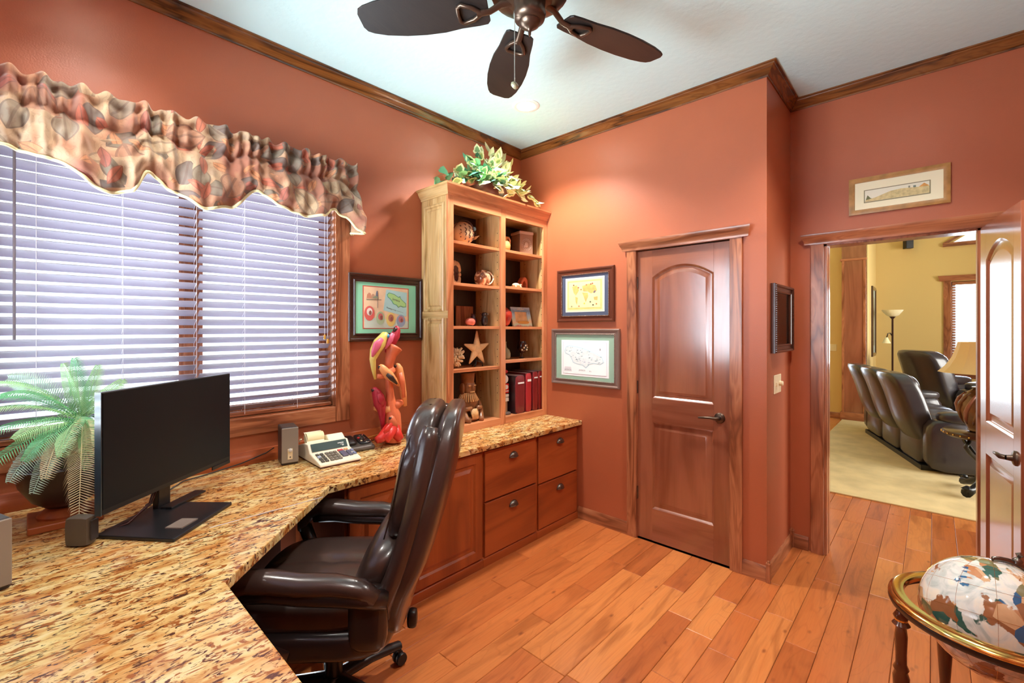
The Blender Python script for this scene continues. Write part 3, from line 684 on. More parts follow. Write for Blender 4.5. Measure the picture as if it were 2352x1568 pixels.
# 1 - green matted collage beside the window
p, iw, ih = picture('dark wood frame with mint green mat and colourful island postcard collage', (-1.345, 0, 1.630), 0, .560, .434, .052, EBO, 0, flatmat('mint_mat', (146, 222, 184)))
ox, oz = .0, .004
flat('print', rect(-.176, .168, -.136, .142), -.0082, flatmat('coral_line', (214, 84, 70)), p)
flat('print', rect(-.170, .162, -.131, .136), -.0096, pbr('peach_print', srgb(244, 214, 176), .6, var=.08, vscale=14), p)
flat('print', [(-.165, -.131), (.162, -.131), (.162, -.085), (-.165, -.06)], -.0110, flatmat('mist_print', (206, 222, 206)), p)
cardm = pbr('sky_card', srgb(182, 226, 226), .6, var=.05, vscale=10)
flat('postcard', [(-.030, -.014), (-.008, .126), (.152, .112), (.148, -.052)], -.0120, cardm, p)
isl = [(.000, .090), (.012, .102), (.030, .098), (.050, .094), (.066, .084), (.086, .074), (.094, .080), (.100, .066), (.118, .052), (.140, .036), (.140, .016), (.120, .014), (.100, .022), (.084, .012), (.070, .026), (.046, .034), (.036, .050), (.020, .068), (.006, .076)]
flat('island', inset(isl[::-1], -.004), -.0135, flatmat('teal_line', (96, 170, 140)), p); flat('island', isl, -.0150, flatmat('island_green', (176, 226, 150)), p)
INK = flatmat('print_ink', (96, 104, 96)); RINK = flatmat('red_ink', (188, 92, 84))
text('Jamaica', .020, INK, p, (.066, -.0165, .058), (R(90), R(14), 0)); text('Floating in my ~~~~~~~', .0135, INK, p, (.058, -.0135, -.010), (R(90), R(14), 0))
for cx, cz, rx, rz_, c, ci in ((-.131, -.036, .036, .048, (222, 104, 96), (240, 232, 224)), (-.052, -.066, .031, .043, (184, 208, 168), (204, 112, 108)), (.026, -.074, .035, .047, (240, 216, 130), (186, 120, 98)), (.104, -.082, .035, .042, (158, 176, 198), (196, 126, 134))):
    flat('badge', disc(cx, cz, rx, rz_), -.0125, flatmat('badge_ring', c), p); flat('badge', disc(cx, cz+.010, rx*.56, rz_*.52), -.0140, flatmat('badge_core', ci), p)
    flat('badge', disc(cx+.004, cz+.004, rx*.25, rz_*.3), -.0152, flatmat('badge_fig', (150, 96, 84)), p)
for i, (a, b, hgt, c) in enumerate(((-.150, -.118, .030, (214, 150, 120)), (-.122, -.092, .024, (204, 160, 130)), (-.088, -.068, .046, (120, 130, 150)), (-.110, -.066, .012, (150, 160, 130)))):
    flat('sketch', [(a, .062), (b, .062), (b-.004, .062+hgt), ((a+b)/2, .068+hgt), (a+.004, .062+hgt*.8)], -.0118-.0003*i, flatmat('sketch_tone', c), p)
flat('sketch', rect(-.152, -.046, .052, .055), -.0121, INK, p); flat('sketch', rect(-.074, -.072, .000, .100), -.0124, INK, p)
# 2 - gold world map
p, iw, ih = picture('brown wood frame with slate blue mat around an antique gold world map', (0, -.680, 1.758), R(-90), .528, .420, .050, MAH, 0, pbr('slate_mat', srgb(74, 82, 104), .5), bead=BEAD)
flat('print', rect(-.182, .178, -.132, .138), -.0082, flatmat('white_line', (236, 238, 220)), p); flat('print', rect(-.174, .170, -.124, .130), -.0094, flatmat('map_edge', (238, 228, 168)), p)
flat('map', rect(-.160, .156, -.110, .116), -.0106, pbr('parchment', srgb(224, 200, 118), .6, var=.12, vscale=16), p)
flat('map', rect(-.148, .144, -.098, .104), -.0116, pbr('parchment_sea', srgb(238, 224, 160), .6, var=.06, vscale=22), p)
LND = pbr('map_land', srgb(214, 176, 100), .6, var=.18, vscale=30)
for q in ([(-.115, .07), (-.07, .08), (-.05, .04), (-.08, .0), (-.10, .02)], [(-.085, -.01), (-.06, -.02), (-.07, -.075), (-.082, -.05)], [(-.02, .07), (.04, .085), (.10, .07), (.115, .03), (.06, .01), (.03, .03), (-.01, .03)], [(-.02, .02), (.03, .015), (.035, -.01), (.012, -.055), (-.002, -.02)], [(.085, -.02), (.12, -.015), (.118, -.045), (.09, -.04)]):
    flat('continent', q, -.0126, LND, p)
for x, z, c in ((-.10, .082, (150, 96, 60)), (-.055, .06, (176, 96, 70)), (.02, .078, (196, 110, 80)), (.06, .082, (150, 80, 60)), (.075, .086, (180, 90, 70)), (.098, .026, (132, 110, 120)), (.09, .018, (110, 90, 110)), (.055, -.055, (90, 90, 70)), (.08, -.080, (60, 60, 50)), (.11, -.072, (190, 130, 80)), (-.05, -.086, (190, 120, 80)), (-.12, -.086, (150, 150, 110)), (.0, -.066, (214, 190, 70)), (-.03, .044, (160, 120, 70))):
    flat('vignette', disc(x, z, .007, .006, 8), -.0134, flatmat('vig', c), p)
# 3 - white island map, sage mat
p, iw, ih = picture('silver-brown frame with sage green mat around a white illustrated island map', (0, -.674, 1.270), R(-90), .630, .446, .046, SILV, 0, pbr('sage_mat', srgb(150, 182, 160), .6), bead=BEAD)
flat('print', rect(-.218, .222, -.150, .134), -.0082, flatmat('white_paper', (250, 250, 252)), p); flat('print', rect(-.202, .206, -.136, .118), -.0092, flatmat('lilac_line', (206, 196, 216)), p)
flat('map', rect(-.199, .203, -.133, .115), -.0102, flatmat('map_white', (252, 254, 255)), p)
isl = [(-.180, .045), (-.165, .078), (-.140, .086), (-.08, .080), (-.02, .070), (.03, .056), (.08, .040), (.12, .026), (.16, .006), (.176, -.030), (.150, -.046), (.09, -.040), (.05, -.050), (.02, -.078), (-.01, -.058), (-.06, -.052), (-.10, -.040), (-.115, -.008), (-.135, .018), (-.170, .028)]
flat('island', inset(isl[::-1], -.005), -.0110, flatmat('aqua_line', (186, 222, 234)), p); flat('island', isl, -.0118, pbr('pale_aqua', srgb(232, 244, 246), .6, var=.05, vscale=40), p)
rnd = random.Random(5)
for k in range(46):
    for _ in range(30):
        x, z = rnd.uniform(-.17, .165), rnd.uniform(-.06, .08)
        ins = False; j = len(isl)-1
        for i in range(len(isl)):
            (xi, zi), (xj, zj) = isl[i], isl[j]
            if (zi > z) != (zj > z) and x < (xj-xi)*(z-zi)/(zj-zi)+xi: ins = not ins
            j = i
        if ins: break
    a, b = rnd.uniform(.006, .020), rnd.uniform(.0012, .0040)
    flat('sketch', [(x-a/2, z-b), (x+a/2, z-b*.3), (x+a/2, z+b), (x-a/3, z+b*.5)], -.0126-.00001*k, flatmat('sketch', rnd.choice(((120, 162, 178), (150, 176, 190), (96, 130, 146), (176, 184, 206), (170, 196, 186)))), p, .0004)
GI = flatmat('grey_ink', (150, 150, 156))
text('JAMAICA', .016, GI, p, (-.152, -.0118, -.104)); text('JAMAICA', .015, GI, p, (-.016, -.0118, -.102)); text('W.I.', .013, GI, p, (.060, -.0118, -.106)); flat('cartouche', inset([(-.19, -.116), (-.114, -.116), (-.122, -.080), (-.182, -.080)], 0), -.0106, flatmat('cart', (226, 226, 230)), p)
flat('compass', [(.142, .064), (.148, .078), (.154, .064), (.148, .054)], -.0112, GI, p)
# 4 - oval portrait on the return wall
RIB = pbr('ribbed_walnut', srgb(70, 40, 28), .3, coat=.3)
p, iw, ih = picture('dark ribbed frame with pale oval mat hanging on the narrow return wall', (.318, YB, 1.558), 0, .470, .425, .050, RIB, 0, pbr('pale_mat', srgb(196, 196, 206), .35), depth=.034)
rb = MB()
for i in range(32):
    for s in (-1, 1): rb.box((s*(.235-.012), -.030, -.20+i*.0129), (.020, .010, .006))
o = rb.build('ribs', RIB, p); o['kind'] = 'stuff'
flat('oval', disc(.0, 0, .105, .140, 32), -.0082, pbr('portrait_tone', srgb(176, 138, 116), .5, var=.1, vscale=8), p)
MB().bx(-iw/2, iw/2, -.0125, -.0115, -ih/2, ih/2).build('glazing', M['glass'], p)
# 5 - panorama above the doorway
p, iw, ih = picture('rustic wood frame with cream mat and a long narrow townscape above the doorway', (XD, -2.516, 2.328), R(-90), .468, .228, .030, pbr('rustic_gold', srgb(170, 126, 66), .4, var=.25, vscale=20), 0, flatmat('cream_mat', (240, 240, 206)), prof=[(0, .001), (0, .014), (.008, .017), (.026, .014), (.030, .012), (.030, .006)])
flat('print', rect(-.158, .150, -.046, .034), -.0082, flatmat('olive_line', (136, 136, 100)), p); flat('print', rect(-.153, .145, -.041, .029), -.0092, flatmat('pale_sky', (232, 236, 214)), p)
for q, c in (([(-.15, -.03), (-.10, -.02), (-.03, .005), (.02, .010), (.08, .004), (.145, .0), (.145, -.04), (-.15, -.04)], (206, 196, 140)), ([(.10, -.02), (.10, .004), (.122, .022), (.142, .004), (.142, -.02)], (214, 160, 84)),
             ([(.052, -.02), (.052, .018), (.060, .018), (.060, -.02)], (132, 142, 122)), ([(.074, -.02), (.074, .016), (.086, .016), (.086, -.02)], (120, 140, 130)), ([(-.152, -.04), (-.14, .0), (-.125, -.02), (-.10, -.035)], (104, 112, 70)),
             ([(-.13, -.04), (-.11, -.022), (-.09, -.04)], (96, 124, 80)), ([(-.01, -.03), (.0, -.012), (.016, -.012), (.03, -.03)], (100, 104, 84)), ([(-.07, -.036), (-.03, -.028), (-.02, -.038)], (198, 140, 80)), ([(.04, -.036), (.09, -.03), (.14, -.036)], (216, 184, 140))):
    flat('townscape', q, -.0100-.0003*len(q)*.2, pbr('town', srgb(*c), .6, var=.2, vscale=60), p)
# dimmer switch on the return wall
sw = thing('light_switch', 'ivory two-gang dimmer switch plate on the return wall', 'switch', (.236, YB, 1.148))
MB().bx(-.085, .085, -.006, 0, -.058, .058).build('plate', M['ivory'], sw, bev=.003)
MB().bx(-.050, -.034, -.014, -.004, -.012, .012).build('toggle', M['ivory'], sw, bev=.002)
MB().lathe([(.016, 0), (.015, .018), (.012, .020)], 20, (.045, -.006, 0), Matrix.Rotation(R(90), 3, 'X')).build('dimmer_knob', M['ivory'], sw, smooth=50)

# ------------------------------------------------------------------ things on the desk
GR = pbr('graphite_plastic', srgb(58, 52, 50), .4); SG = pbr('taupe_plastic', srgb(150, 142, 130), .38, metal=.25)
def speaker(label, x, y, rz, knob=True, h=.198):
    s = thing('desktop_speaker', label, 'speaker', (x, y, ZC), rz, 'desktop speakers')
    MB().bx(-.040, .040, -.045, .085, 0, h).build('cabinet', GR, s, bev=.006)
    MB().bx(-.0405, .0405, -.052, -.045, .012, h-.002).build('grille', SG, s, bev=.003)
    MB().bx(-.012, .012, -.0535, -.052, .030, .086).build('control_strip', M['ivory'], s, bev=.004)
    if knob: MB().lathe([(.0095, 0), (.009, .012), (.006, .014)], 16, (0, -.053, .078), Matrix.Rotation(R(90), 3, 'X')).build('volume_knob', pbr('silver_knob', srgb(206, 200, 190), .3), s, smooth=50)
    MB().lathe([(.0035, 0), (.0035, .001)], 10, (0, -.0535, .042), Matrix.Rotation(R(90), 3, 'X')).build('jack', M['black'], s)
    return s
speaker('taupe desktop speaker with volume knob beside the adding machine', -2.022, -.130, R(-12))
speaker('taupe desktop speaker at the near end of the desk, cut by the picture edge', -3.068, -.760, R(18), False)
bxm = thing('network_box', 'upright taupe box standing behind the monitor base', 'electronics', (-2.862, -.592, ZC), R(45))
MB().pillow((0, 0, .050), (.044, .075, .099), 7, 5).build('case', pbr('dark_taupe', srgb(92, 82, 68), .45), bxm, smooth=40); MB().bx(-.014, .014, -.0445, -.041, .02, .085).build('front_strip', GR, bxm)

mo = thing('monitor', 'black flat-screen monitor turned toward the chair', 'monitor', (-2.586, -.451, ZC), R(41))
# local: x along the screen, -y toward the viewer (front)
MB().bx(-.323, .323, -.016, .004, .106, .512).build('bezel', M['black'], mo, bev=.003)
MB().bx(-.318, .318, -.0175, -.016, .124, .508).build('screen', pbr('screen_glass', srgb(15, 21, 25), .40, spec=.25), mo)
MB().bx(-.325, -.322, -.017, .005, .106, .512).build('edge_strip', pbr('teal_edge', srgb(30, 54, 62), .2, coat=.4), mo)
MB().bx(.20, .318, -.020, -.014, .092, .108).build('button_bar', M['satinblack'], mo, bev=.002)
MB().pillow((0, .028, .32), (.44, .05, .28), 6, 5).build('rear_housing', M['black'], mo, smooth=40)
MB().bx(-.030, .030, .035, .060, .010, .30).build('neck', M['satinblack'], mo, bev=.003)
cb_ = MB().tube([(-.02, .05, .13), (-.09, .02, .06), (-.17, .03, .018), (-.21, .07, .004)], .0035, 6); cb_.tube([(.0, .05, .13), (-.07, .03, .05), (-.15, .045, .016), (-.20, .09, .004)], .0035, 6); cb_.build('cable', pbr('dark_red_cable', srgb(60, 22, 18), .4), mo, smooth=180)
inv = Matrix.Rotation(R(-41), 3, 'Z')
cor = [inv @ (Vector((x, y, 0))-Vector((-2.586, -.451, 0))) for x, y in ((-2.648, -.800), (-2.412, -.572), (-2.612, -.352), (-2.826, -.566))]
MB().prism([(c.x, c.y) for c in cor], .0006, .013).build('base_plate', M['satinblack'], mo, bev=.003)
MB().bx(-.03, .16, -.018, .03, .013, .021).build('base_riser', M['satinblack'], mo, bev=.002)
MB().bx(-.20, -.12, -.19, -.13, .013, .017).build('label_tab', pbr('tab_grey', srgb(120, 106, 96), .5), mo)
cbl = MB().tube([on_z(335, 1160, ZC+.006), on_z(420, 1105, ZC+.006), (-2.35, -.05, ZC+.006), (-2.22, -.035, ZC+.02), (-2.10, -.03, ZC+.05), (-2.06, -.03, ZC+.07)], .003, 6).build('speaker_cable', M['black'], smooth=180)
tag(cbl, 'thin dark cable running along the backsplash to the speaker', 'cable')

# adding machine
am = thing('adding_machine', 'cream printing calculator with a green display and paper roll', 'calculator', (-1.838, -.205, ZC+.001), R(-3))
CRM = pbr('cream_plastic', srgb(232, 222, 196), .42); CRD = pbr('cream_shadow', srgb(206, 192, 160), .45)
side = [(-.175, .006), (.16, .006), (.16, .062), (.05, .092), (.00, .092), (-.030, .052), (-.170, .020)]
MB().prism(side, -.112, .112, 'x').build('body', CRM, am, bev=.005)
mbx = MB().bx(-.106, .106, -.17, .155, .0, .007); mbx.build('foot_plate', pbr('maroon_base', srgb(96, 40, 32), .5), am)
ang = math.atan2(.040, .030)
Md = Matrix.Rotation(ang, 3, 'X')
MB().box((0, -.0165, .0735), (.196, .046, .004), Md).build('display', pbr('green_display', srgb(58, 74, 72), .12, coat=.6), am)
for q_ in ((.062, .0785, .034, .004), (.068, .0715, .020, .002), (.072, .066, .010, .004)): MB().box((q_[0], -.0185-(.0785-q_[1])*.75, q_[1]), (q_[2], q_[3], .001), Md).build('display_mark', M['whitep'], am)
sl_ = math.atan2(.032, .140)
def key(x, t, w, d, c, h=.007):
    y = -.170+t*.140; z = .020+t*.032
    MB().box((x, y, z+h/2), (w, d, h), Matrix.Rotation(sl_, 3, 'X')).build('key', c, am, bev=.0015)
KG = pbr('key_grey', srgb(112, 104, 92), .45); KD = pbr('key_dark', srgb(78, 74, 66), .45); KB = pbr('key_blue', srgb(112, 122, 152), .4); KS = pbr('key_slate', srgb(84, 84, 104), .4); KR = pbr('key_red', srgb(206, 72, 72), .4); KP = pbr('key_peach', srgb(214, 158, 112), .4); KW = pbr('key_pale', srgb(160, 170, 190), .4)
for i, t in enumerate((.18, .36, .54, .72)):
    key(-.086, t, .017, .018, KD if i != 2 else KW); key(-.064, t, .017, .018, KD)
    for j in range(3): key(-.036+j*.022, t, .018, .018, KG)
key(.042, .78, .030, .016, KR); key(.042, .45, .030, .060, KS, .009); key(.074, .80, .020, .015, KP); key(.074, .45, .020, .060, KS); key(.098, .62, .016, .024, KB); key(.098, .36, .016, .024, KB)
pr = MB().lathe([(.004, -.046), (.030, -.046), (.030, .046), (.004, .046)], 24, (-.045, .085, .108), Matrix.Rotation(R(90), 3, 'Y')); pr.build('paper_roll', pbr('roll_paper', srgb(240, 228, 180), .8), am, smooth=50)
cv = MB().loops([[(-.095 if k == 0 else .0, .05+.07*t, .086+.052*math.sin(math.pi*min(t*1.0, 1)*.62)) for t in [i/8 for i in range(9)]] for k in range(2)], False, False, False).build('paper_cover', CRM, am, smooth=180)
MB().prism([(.02, .090), (.13, .076), (.13, .10), (.06, .118)], .012, .108, 'x').build('printer_cover', CRM, am, bev=.006)
MB().tube([(-.112, .085, .108), (-.120, .085, .108), (-.123, .09, .095)], .004, 6).build('roll_arm', M['ivory'], am, smooth=180)

# answering machine / phone base
pb = thing('answering_machine', 'dark grey answering-machine phone base with black button panel', 'telephone', (-1.632, -.130, ZC+.001), R(-6))
SL = pbr('gunmetal_plastic', srgb(92, 86, 80), .32, metal=.3)
MB().prism([(-.085, .0), (.085, .0), (.085, .048), (.06, .058), (-.085, .024)], -.085, .085, 'x').build('body', SL, pb, bev=.010)
a2 = math.atan2(.034, .145)
MB().pillow((.040, .006, .050), (.074, .128, .010), 5, 6, None, Matrix.Rotation(a2, 3, 'X')).build('button_panel', M['black'], pb, smooth=60)
MB().pillow((-.040, .0, .052), (.066, .11, .030), 3.5, 6, None, Matrix.Rotation(a2, 3, 'X')).build('handset_cradle', M['satinblack'], pb, smooth=60)
def btn(x, y, c, r=.006):
    z = .0415+(y+.0)*.234+.013
    MB().lathe([(r, -.002), (r, .003), (r*.7, .004)], 12, (x, y, z), Matrix.Rotation(a2, 3, 'X')).build('button', c, pb, smooth=40)
btn(.020, .012, pbr('red_btn', srgb(214, 52, 48), .4), .008); btn(.022, -.028, M['ivory'], .006); btn(.058, .046, pbr('red_led', srgb(226, 90, 84), .4), .004)
for k in range(6): btn(.034+.018*(k % 2), .034-.018*(k//2), KG, .0045)
zz = .0415-.038*.234+.014
MB().tube([(.056+.017*math.cos(t), -.038+.017*math.sin(t), zz+.234*.017*math.sin(t)) for t in [i*math.pi/10 for i in range(21)]], .0015, 5).build('dial_ring', M['chrome'], pb, smooth=180)
MB().tube([(.085, .03, .015), (.15, .06, .02), (.21, .10, .028), (.31, .12, .035)], .0028, 6).build('cord', M['black'], pb, smooth=180)
pc2 = MB().tube([(-1.57, -.075, ZC+.03), (-1.50, -.055, ZC+.034), (-1.42, -.04, ZC+.036)], .003, 6).build('pencil', pbr('yellow_pencil', srgb(226, 176, 84), .4), smooth=180); tag(pc2, 'yellow pencil lying behind the phone base', 'pencil')

# ------------------------------------------------------------------ carved parrots
st = thing('parrot_sculpture', 'tall red and orange wood carving of parrots perched on a trunk', 'sculpture', (-1.40, -.17, ZC))
def SP(px, py, dy=0.0): return on_y(px, py, -.17+dy) - Vector((-1.40, -.17, ZC))
CW = pbr('carved_orange', srgb(214, 112, 72), .45, var=.16, vscale=9); CL = pbr('carved_tan', srgb(228, 156, 96), .42, var=.14, vscale=9); CRD_ = pbr('carved_red', srgb(200, 44, 36), .4, var=.15, vscale=9)
CRM_ = pbr('carved_crimson', srgb(172, 34, 54), .4); CY = pbr('carved_yellow', srgb(222, 196, 104), .4, var=.12, vscale=12); CK = pbr('carved_black', srgb(50, 30, 26), .4); CBL = pbr('carved_blue', srgb(70, 150, 190), .4); CPK = pbr('carved_pink', srgb(216, 100, 130), .4)
S_ = .00275
def limb(mat, pts, name, n=10, flat=1.0):
    return MB().tube([SP(a, b, c) for a, b, c, r in pts], [r*S_ for *_, r in pts], n, flat).build(name, mat, st, smooth=180)
limb(CW, [(898, 1016, 0, 24), (900, 1000, 0, 22), (902, 978, 0, 20), (902, 955, 0, 18), (898, 935, 0, 13), (896, 910, 0, 9.5), (894, 888, 0, 9), (893, 862, 0, 9), (894, 838, 0, 10), (898, 818, 0, 13), (903, 803, 0, 19), (905, 799, 0, 20)], 'trunk', 14)
limb(CL, [(897, 940, 0, 15), (884, 943, .02, 11), (870, 941, .03, 8), (861, 938, .03, 6)], 'branch')
limb(CW, [(899, 850, 0, 11), (888, 862, -.02, 8), (874, 867, -.03, 6), (866, 866, -.03, 5)], 'branch')
limb(CW, [(903, 935, 0, 14), (914, 929, 0, 10), (922, 925, 0, 8)], 'branch')
limb(CRD_, [(898, 985, -.03, 15), (886, 998, -.05, 13), (874, 1009, -.06, 10), (864, 1014, -.06, 7)], 'root')
limb(CRD_, [(900, 985, -.05, 14), (893, 1001, -.07, 12), (886, 1014, -.08, 8)], 'root'); limb(CRD_, [(905, 985, -.03, 14), (912, 1001, -.06, 12), (920, 1011, -.07, 9)], 'root')
def parrot(body, wing, pts, beak, wpts, face=None):
    b = limb(body, pts, 'parrot', 12)
    bk = MB().tube([SP(*q[:3]) for q in beak], [q[3]*S_ for q in beak], 8).build('beak', CK if body != CRM_ else CK, b, smooth=180)
    for dy in (-.032, .026): MB().tube([SP(a, c, d+dy) for a, c, d, r in wpts], [r*S_ for *_, r in wpts], 10, .45, up=(0, 1, 0)).build('wing', wing, b, smooth=180)
    if face: MB().ball(SP(*face[:3]), face[3]*S_, 4).build('face_patch', CBL, b, smooth=180)
parrot(CY, CPK, [(862, 873, -.02, 3), (858, 850, -.02, 5), (856, 828, -.02, 7), (862, 808, -.02, 12), (872, 790, -.02, 14), (880, 777, -.02, 10), (885, 771, -.02, 9), (889, 768, -.02, 4)], [(889, 770, -.02, 5), (892, 776, -.02, 4), (890, 781, -.02, 1.5)], [(878, 780, -.02, 5), (866, 795, -.02, 10), (858, 812, -.02, 6), (855, 822, -.02, 2)], (890, 774, -.035, 5))
parrot(CRM_, CPK, [(886, 812, .01, 3), (892, 800, .01, 8), (900, 786, .01, 12), (908, 772, .01, 11), (912, 760, .01, 8), (911, 754, .01, 6), (909, 751, .01, 2)], [(909, 756, .0, 5), (906, 761, .0, 4), (906, 767, .0, 1.5)], [(903, 768, .0, 5), (896, 782, .0, 8), (888, 798, .0, 4), (884, 804, .0, 1)])
parrot(CL, CK, [(916, 888, -.04, 2), (906, 876, -.045, 7), (893, 864, -.05, 11), (882, 852, -.05, 9), (875, 844, -.045, 7), (872, 840, -.04, 3)], [(872, 843, -.045, 4), (870, 849, -.045, 2)], [(889, 862, -.055, 4), (900, 871, -.055, 6), (912, 884, -.05, 2)])
parrot(CL, CW, [(930, 934, .0, 5), (926, 905, .0, 8), (922, 880, .0, 9), (918, 862, .0, 10), (916, 848, .0, 9), (913, 840, .0, 6), (911, 837, .0, 2)], [(909, 842, .0, 4), (906, 846, .0, 2)], [(920, 858, 0, 5), (924, 878, 0, 7), (928, 915, 0, 4)])
parrot(CRM_, CRM_, [(880, 990, .0, 4), (878, 965, .0, 6), (876, 945, .0, 9), (873, 930, .0, 14), (869, 914, .0, 13), (864, 902, .0, 10), (860, 895, .0, 6), (857, 893, .0, 2)], [(857, 897, 0, 5), (855, 902, 0, 2)], [(870, 906, 0, 5), (876, 920, 0, 9), (880, 936, 0, 3)])
parrot(CW, CRD_, [(905, 985, -.055, 9), (902, 972, -.06, 9), (899, 962, -.062, 7), (898, 957, -.062, 3)], [(897, 961, -.066, 4), (895, 966, -.068, 2)], [(900, 975, -.07, 4), (890, 988, -.08, 7), (882, 996, -.085, 3)])
low = min(v.co.z for ch in st.children for v in ch.data.vertices)
st.location.z = ZC-low+.0003
# ------------------------------------------------------------------ things on the shelves
def SX(px, y=-.17): return on_y(px, 700, y).x
GRP = 'ornaments in the bookcase'
def orn(name, label, px, y, z, rz=0, cat='ornament'): return thing(name, label, cat, (SX(px, y), y, z), rz, GRP)
CLAY = pbr('carved_clay', srgb(206, 170, 128), .6); CLD = pbr('clay_groove', srgb(70, 36, 26), .6); TER = pbr('terracotta', srgb(200, 104, 66), .6)
# fish pottery
f = orn('fish_pottery', 'round carved clay fish with scale pattern on the top left shelf', 1064, -.16, SHL[0], R(-10))
def fishfn(v, q):
    return (v.x*(1.0 if v.x < 0 else 1-.25*q[0]**2), v.y, v.z*(1-.18*max(0, q[0])))
MB().pillow((0, 0, .088), (.185, .15, .172), 2.2, 10, fishfn).build('body', CLAY, f, smooth=180)
sc_ = MB()
for i in range(5):
    for j in range(5):
        a = -.9+i*.36; b = -.75+j*.34+(.17 if i % 2 else 0); x, z = -.055+.032*i, .030+.030*j+(.015 if i % 2 else 0)
        if ((x+.0)/.088)**2+((z-.088)/.080)**2 > .72: continue
        y = -.075*math.sqrt(max(0, 1-(x/.094)**2-((z-.088)/.087)**2))
        for rr in (.0135, .0075): sc_.tube([(x-rr*.4+rr*math.cos(t), y-.0022, z+rr*math.sin(t)) for t in [-1.5+k*.5 for k in range(8)]], .0018, 4)
o = sc_.build('scales', CLD, f, smooth=180); o['kind'] = 'stuff'
MB().prism([(.085, .075), (.128, .088), (.088, .050)], -.03, .02, 'y').build('lip', CLAY, f, bev=.006)
MB().lathe([(.014, 0), (.014, .004), (.008, .006)], 16, (.062, -.052, .122), Matrix.Rotation(R(90), 3, 'X')).build('eye', pbr('fish_eye', srgb(120, 160, 170), .3), f, smooth=40)
MB().tube([(-.02+.078*math.cos(t), -.035-.03*math.sin(t+.5), .09+.082*math.sin(t)) for t in [i*.25-.2 for i in range(15)]], .003, 5).build('band', CLD, f, smooth=180)
# jug & canister
j = orn('clay_jug', 'small tan clay jug with loop handle beside the engraved box', 1160, -.20, SHR[0])
MB().lathe([(.03, 0), (.042, .02), (.044, .05), (.034, .075), (.02, .09), (.018, .105), (.024, .115)], 20).build('body', pbr('jug_clay', srgb(214, 160, 92), .6), j, smooth=60)
MB().tube([(.02, 0, .108), (.040, 0, .116), (.054, 0, .095), (.050, 0, .070), (.040, 0, .058)], .009, 8).build('handle', pbr('jug_clay2', srgb(220, 172, 124), .6), j, smooth=180)
b = orn('engraved_box', 'square taupe canister engraved with a round emblem on the top right shelf', 1199, -.15, SHR[0], R(-14), 'canister')
TAU = pbr('taupe_stone', srgb(148, 116, 92), .6); TAUL = pbr('taupe_light', srgb(186, 160, 140), .6)
MB().bx(-.066, .066, -.066, .066, 0, .185).build('body', TAU, b, bev=.006); MB().bx(-.071, .071, -.071, .071, .170, .196).build('lid', TAUL, b, bev=.008)
for rr in (.048, .036): MB().tube([(rr*math.cos(t), -.0665, .085+rr*math.sin(t)) for t in [i*math.pi/14 for i in range(29)]], .0018, 5).build('emblem_ring', TAUL, b, smooth=180)
MB().pillow((.0, -.066, .085), (.030, .012, .044), 3, 5).build('emblem_figure', TAUL, b, smooth=180); MB().pillow((-.016, -.066, .072), (.022, .010, .022), 3, 4).build('emblem_figure', TAUL, b, smooth=180)
for k in range(16):
    t = k*math.pi/8; MB().box((.042*math.cos(t), -.0668, .085+.042*math.sin(t)), (.004, .003, .004)).build('emblem_mark', TAUL, b)
# shell frame & polished shell ball
s = orn('stone_photo_frame', 'stone-edged upright photo frame at the left of the second shelf', 1046, -.15, SHL[1], R(28), 'photo frame')
rk = pbr('rough_stone', srgb(206, 176, 138), .8, bump=.5, bscale=60, var=.2, vscale=18)
mb = MB()
for k in range(22):
    t = k/22*2*math.pi; x = .070*math.copysign(abs(math.cos(t))**.6, math.cos(t)); z = .082+.072*math.copysign(abs(math.sin(t))**.6, math.sin(t)); mb.pillow((x, 0, z), (.032+.01*random.random(), .028, .032+.008*random.random()), 3, 3)
mb.build('stone_border', rk, s, smooth=60); MB().bx(-.058, .058, -.004, .010, .02, .145).build('photo', pbr('dark_photo', srgb(70, 50, 58), .15, coat=.5, var=.4, vscale=20), s)
s = orn('shell_ball', 'polished brown and cream shell ball on the second shelf', 1108, -.16, SHL[1])
def shell_mat():
    m, nt, p = newmat('polished_shell'); tc = nt.nodes.new('ShaderNodeTexCoord'); n_ = nt.nodes.new('ShaderNodeTexNoise'); n_.inputs['Scale'].default_value = 14; n_.inputs['Detail'].default_value = 2; n_.inputs['Distortion'].default_value = 1.2
    r_ = ramp(nt, [(.42, srgb(122, 74, 52)), (.5, srgb(216, 150, 104)), (.56, srgb(240, 214, 178))]); nt.links.new(tc.outputs['Object'], n_.inputs['Vector']); nt.links.new(n_.outputs['Fac'], r_.inputs['Fac']); nt.links.new(r_.outputs[0], p.inputs['Base Color']); p.inputs['Roughness'].default_value = .2; p.inputs['Coat Weight'].default_value = .5; return m
MB().pillow((0, 0, .066), (.128, .128, .132), 2.1, 9).build('shell', shell_mat(), s, smooth=180)
lip = MB().tube([(.022+.040*math.cos(t), -.056+.012*abs(math.sin(t)), .066+.046*math.sin(t)) for t in [i*math.pi/10 for i in range(21)]], .006, 6).build('opening_lip', pbr('shell_lip', srgb(240, 220, 190), .3), s, smooth=180)
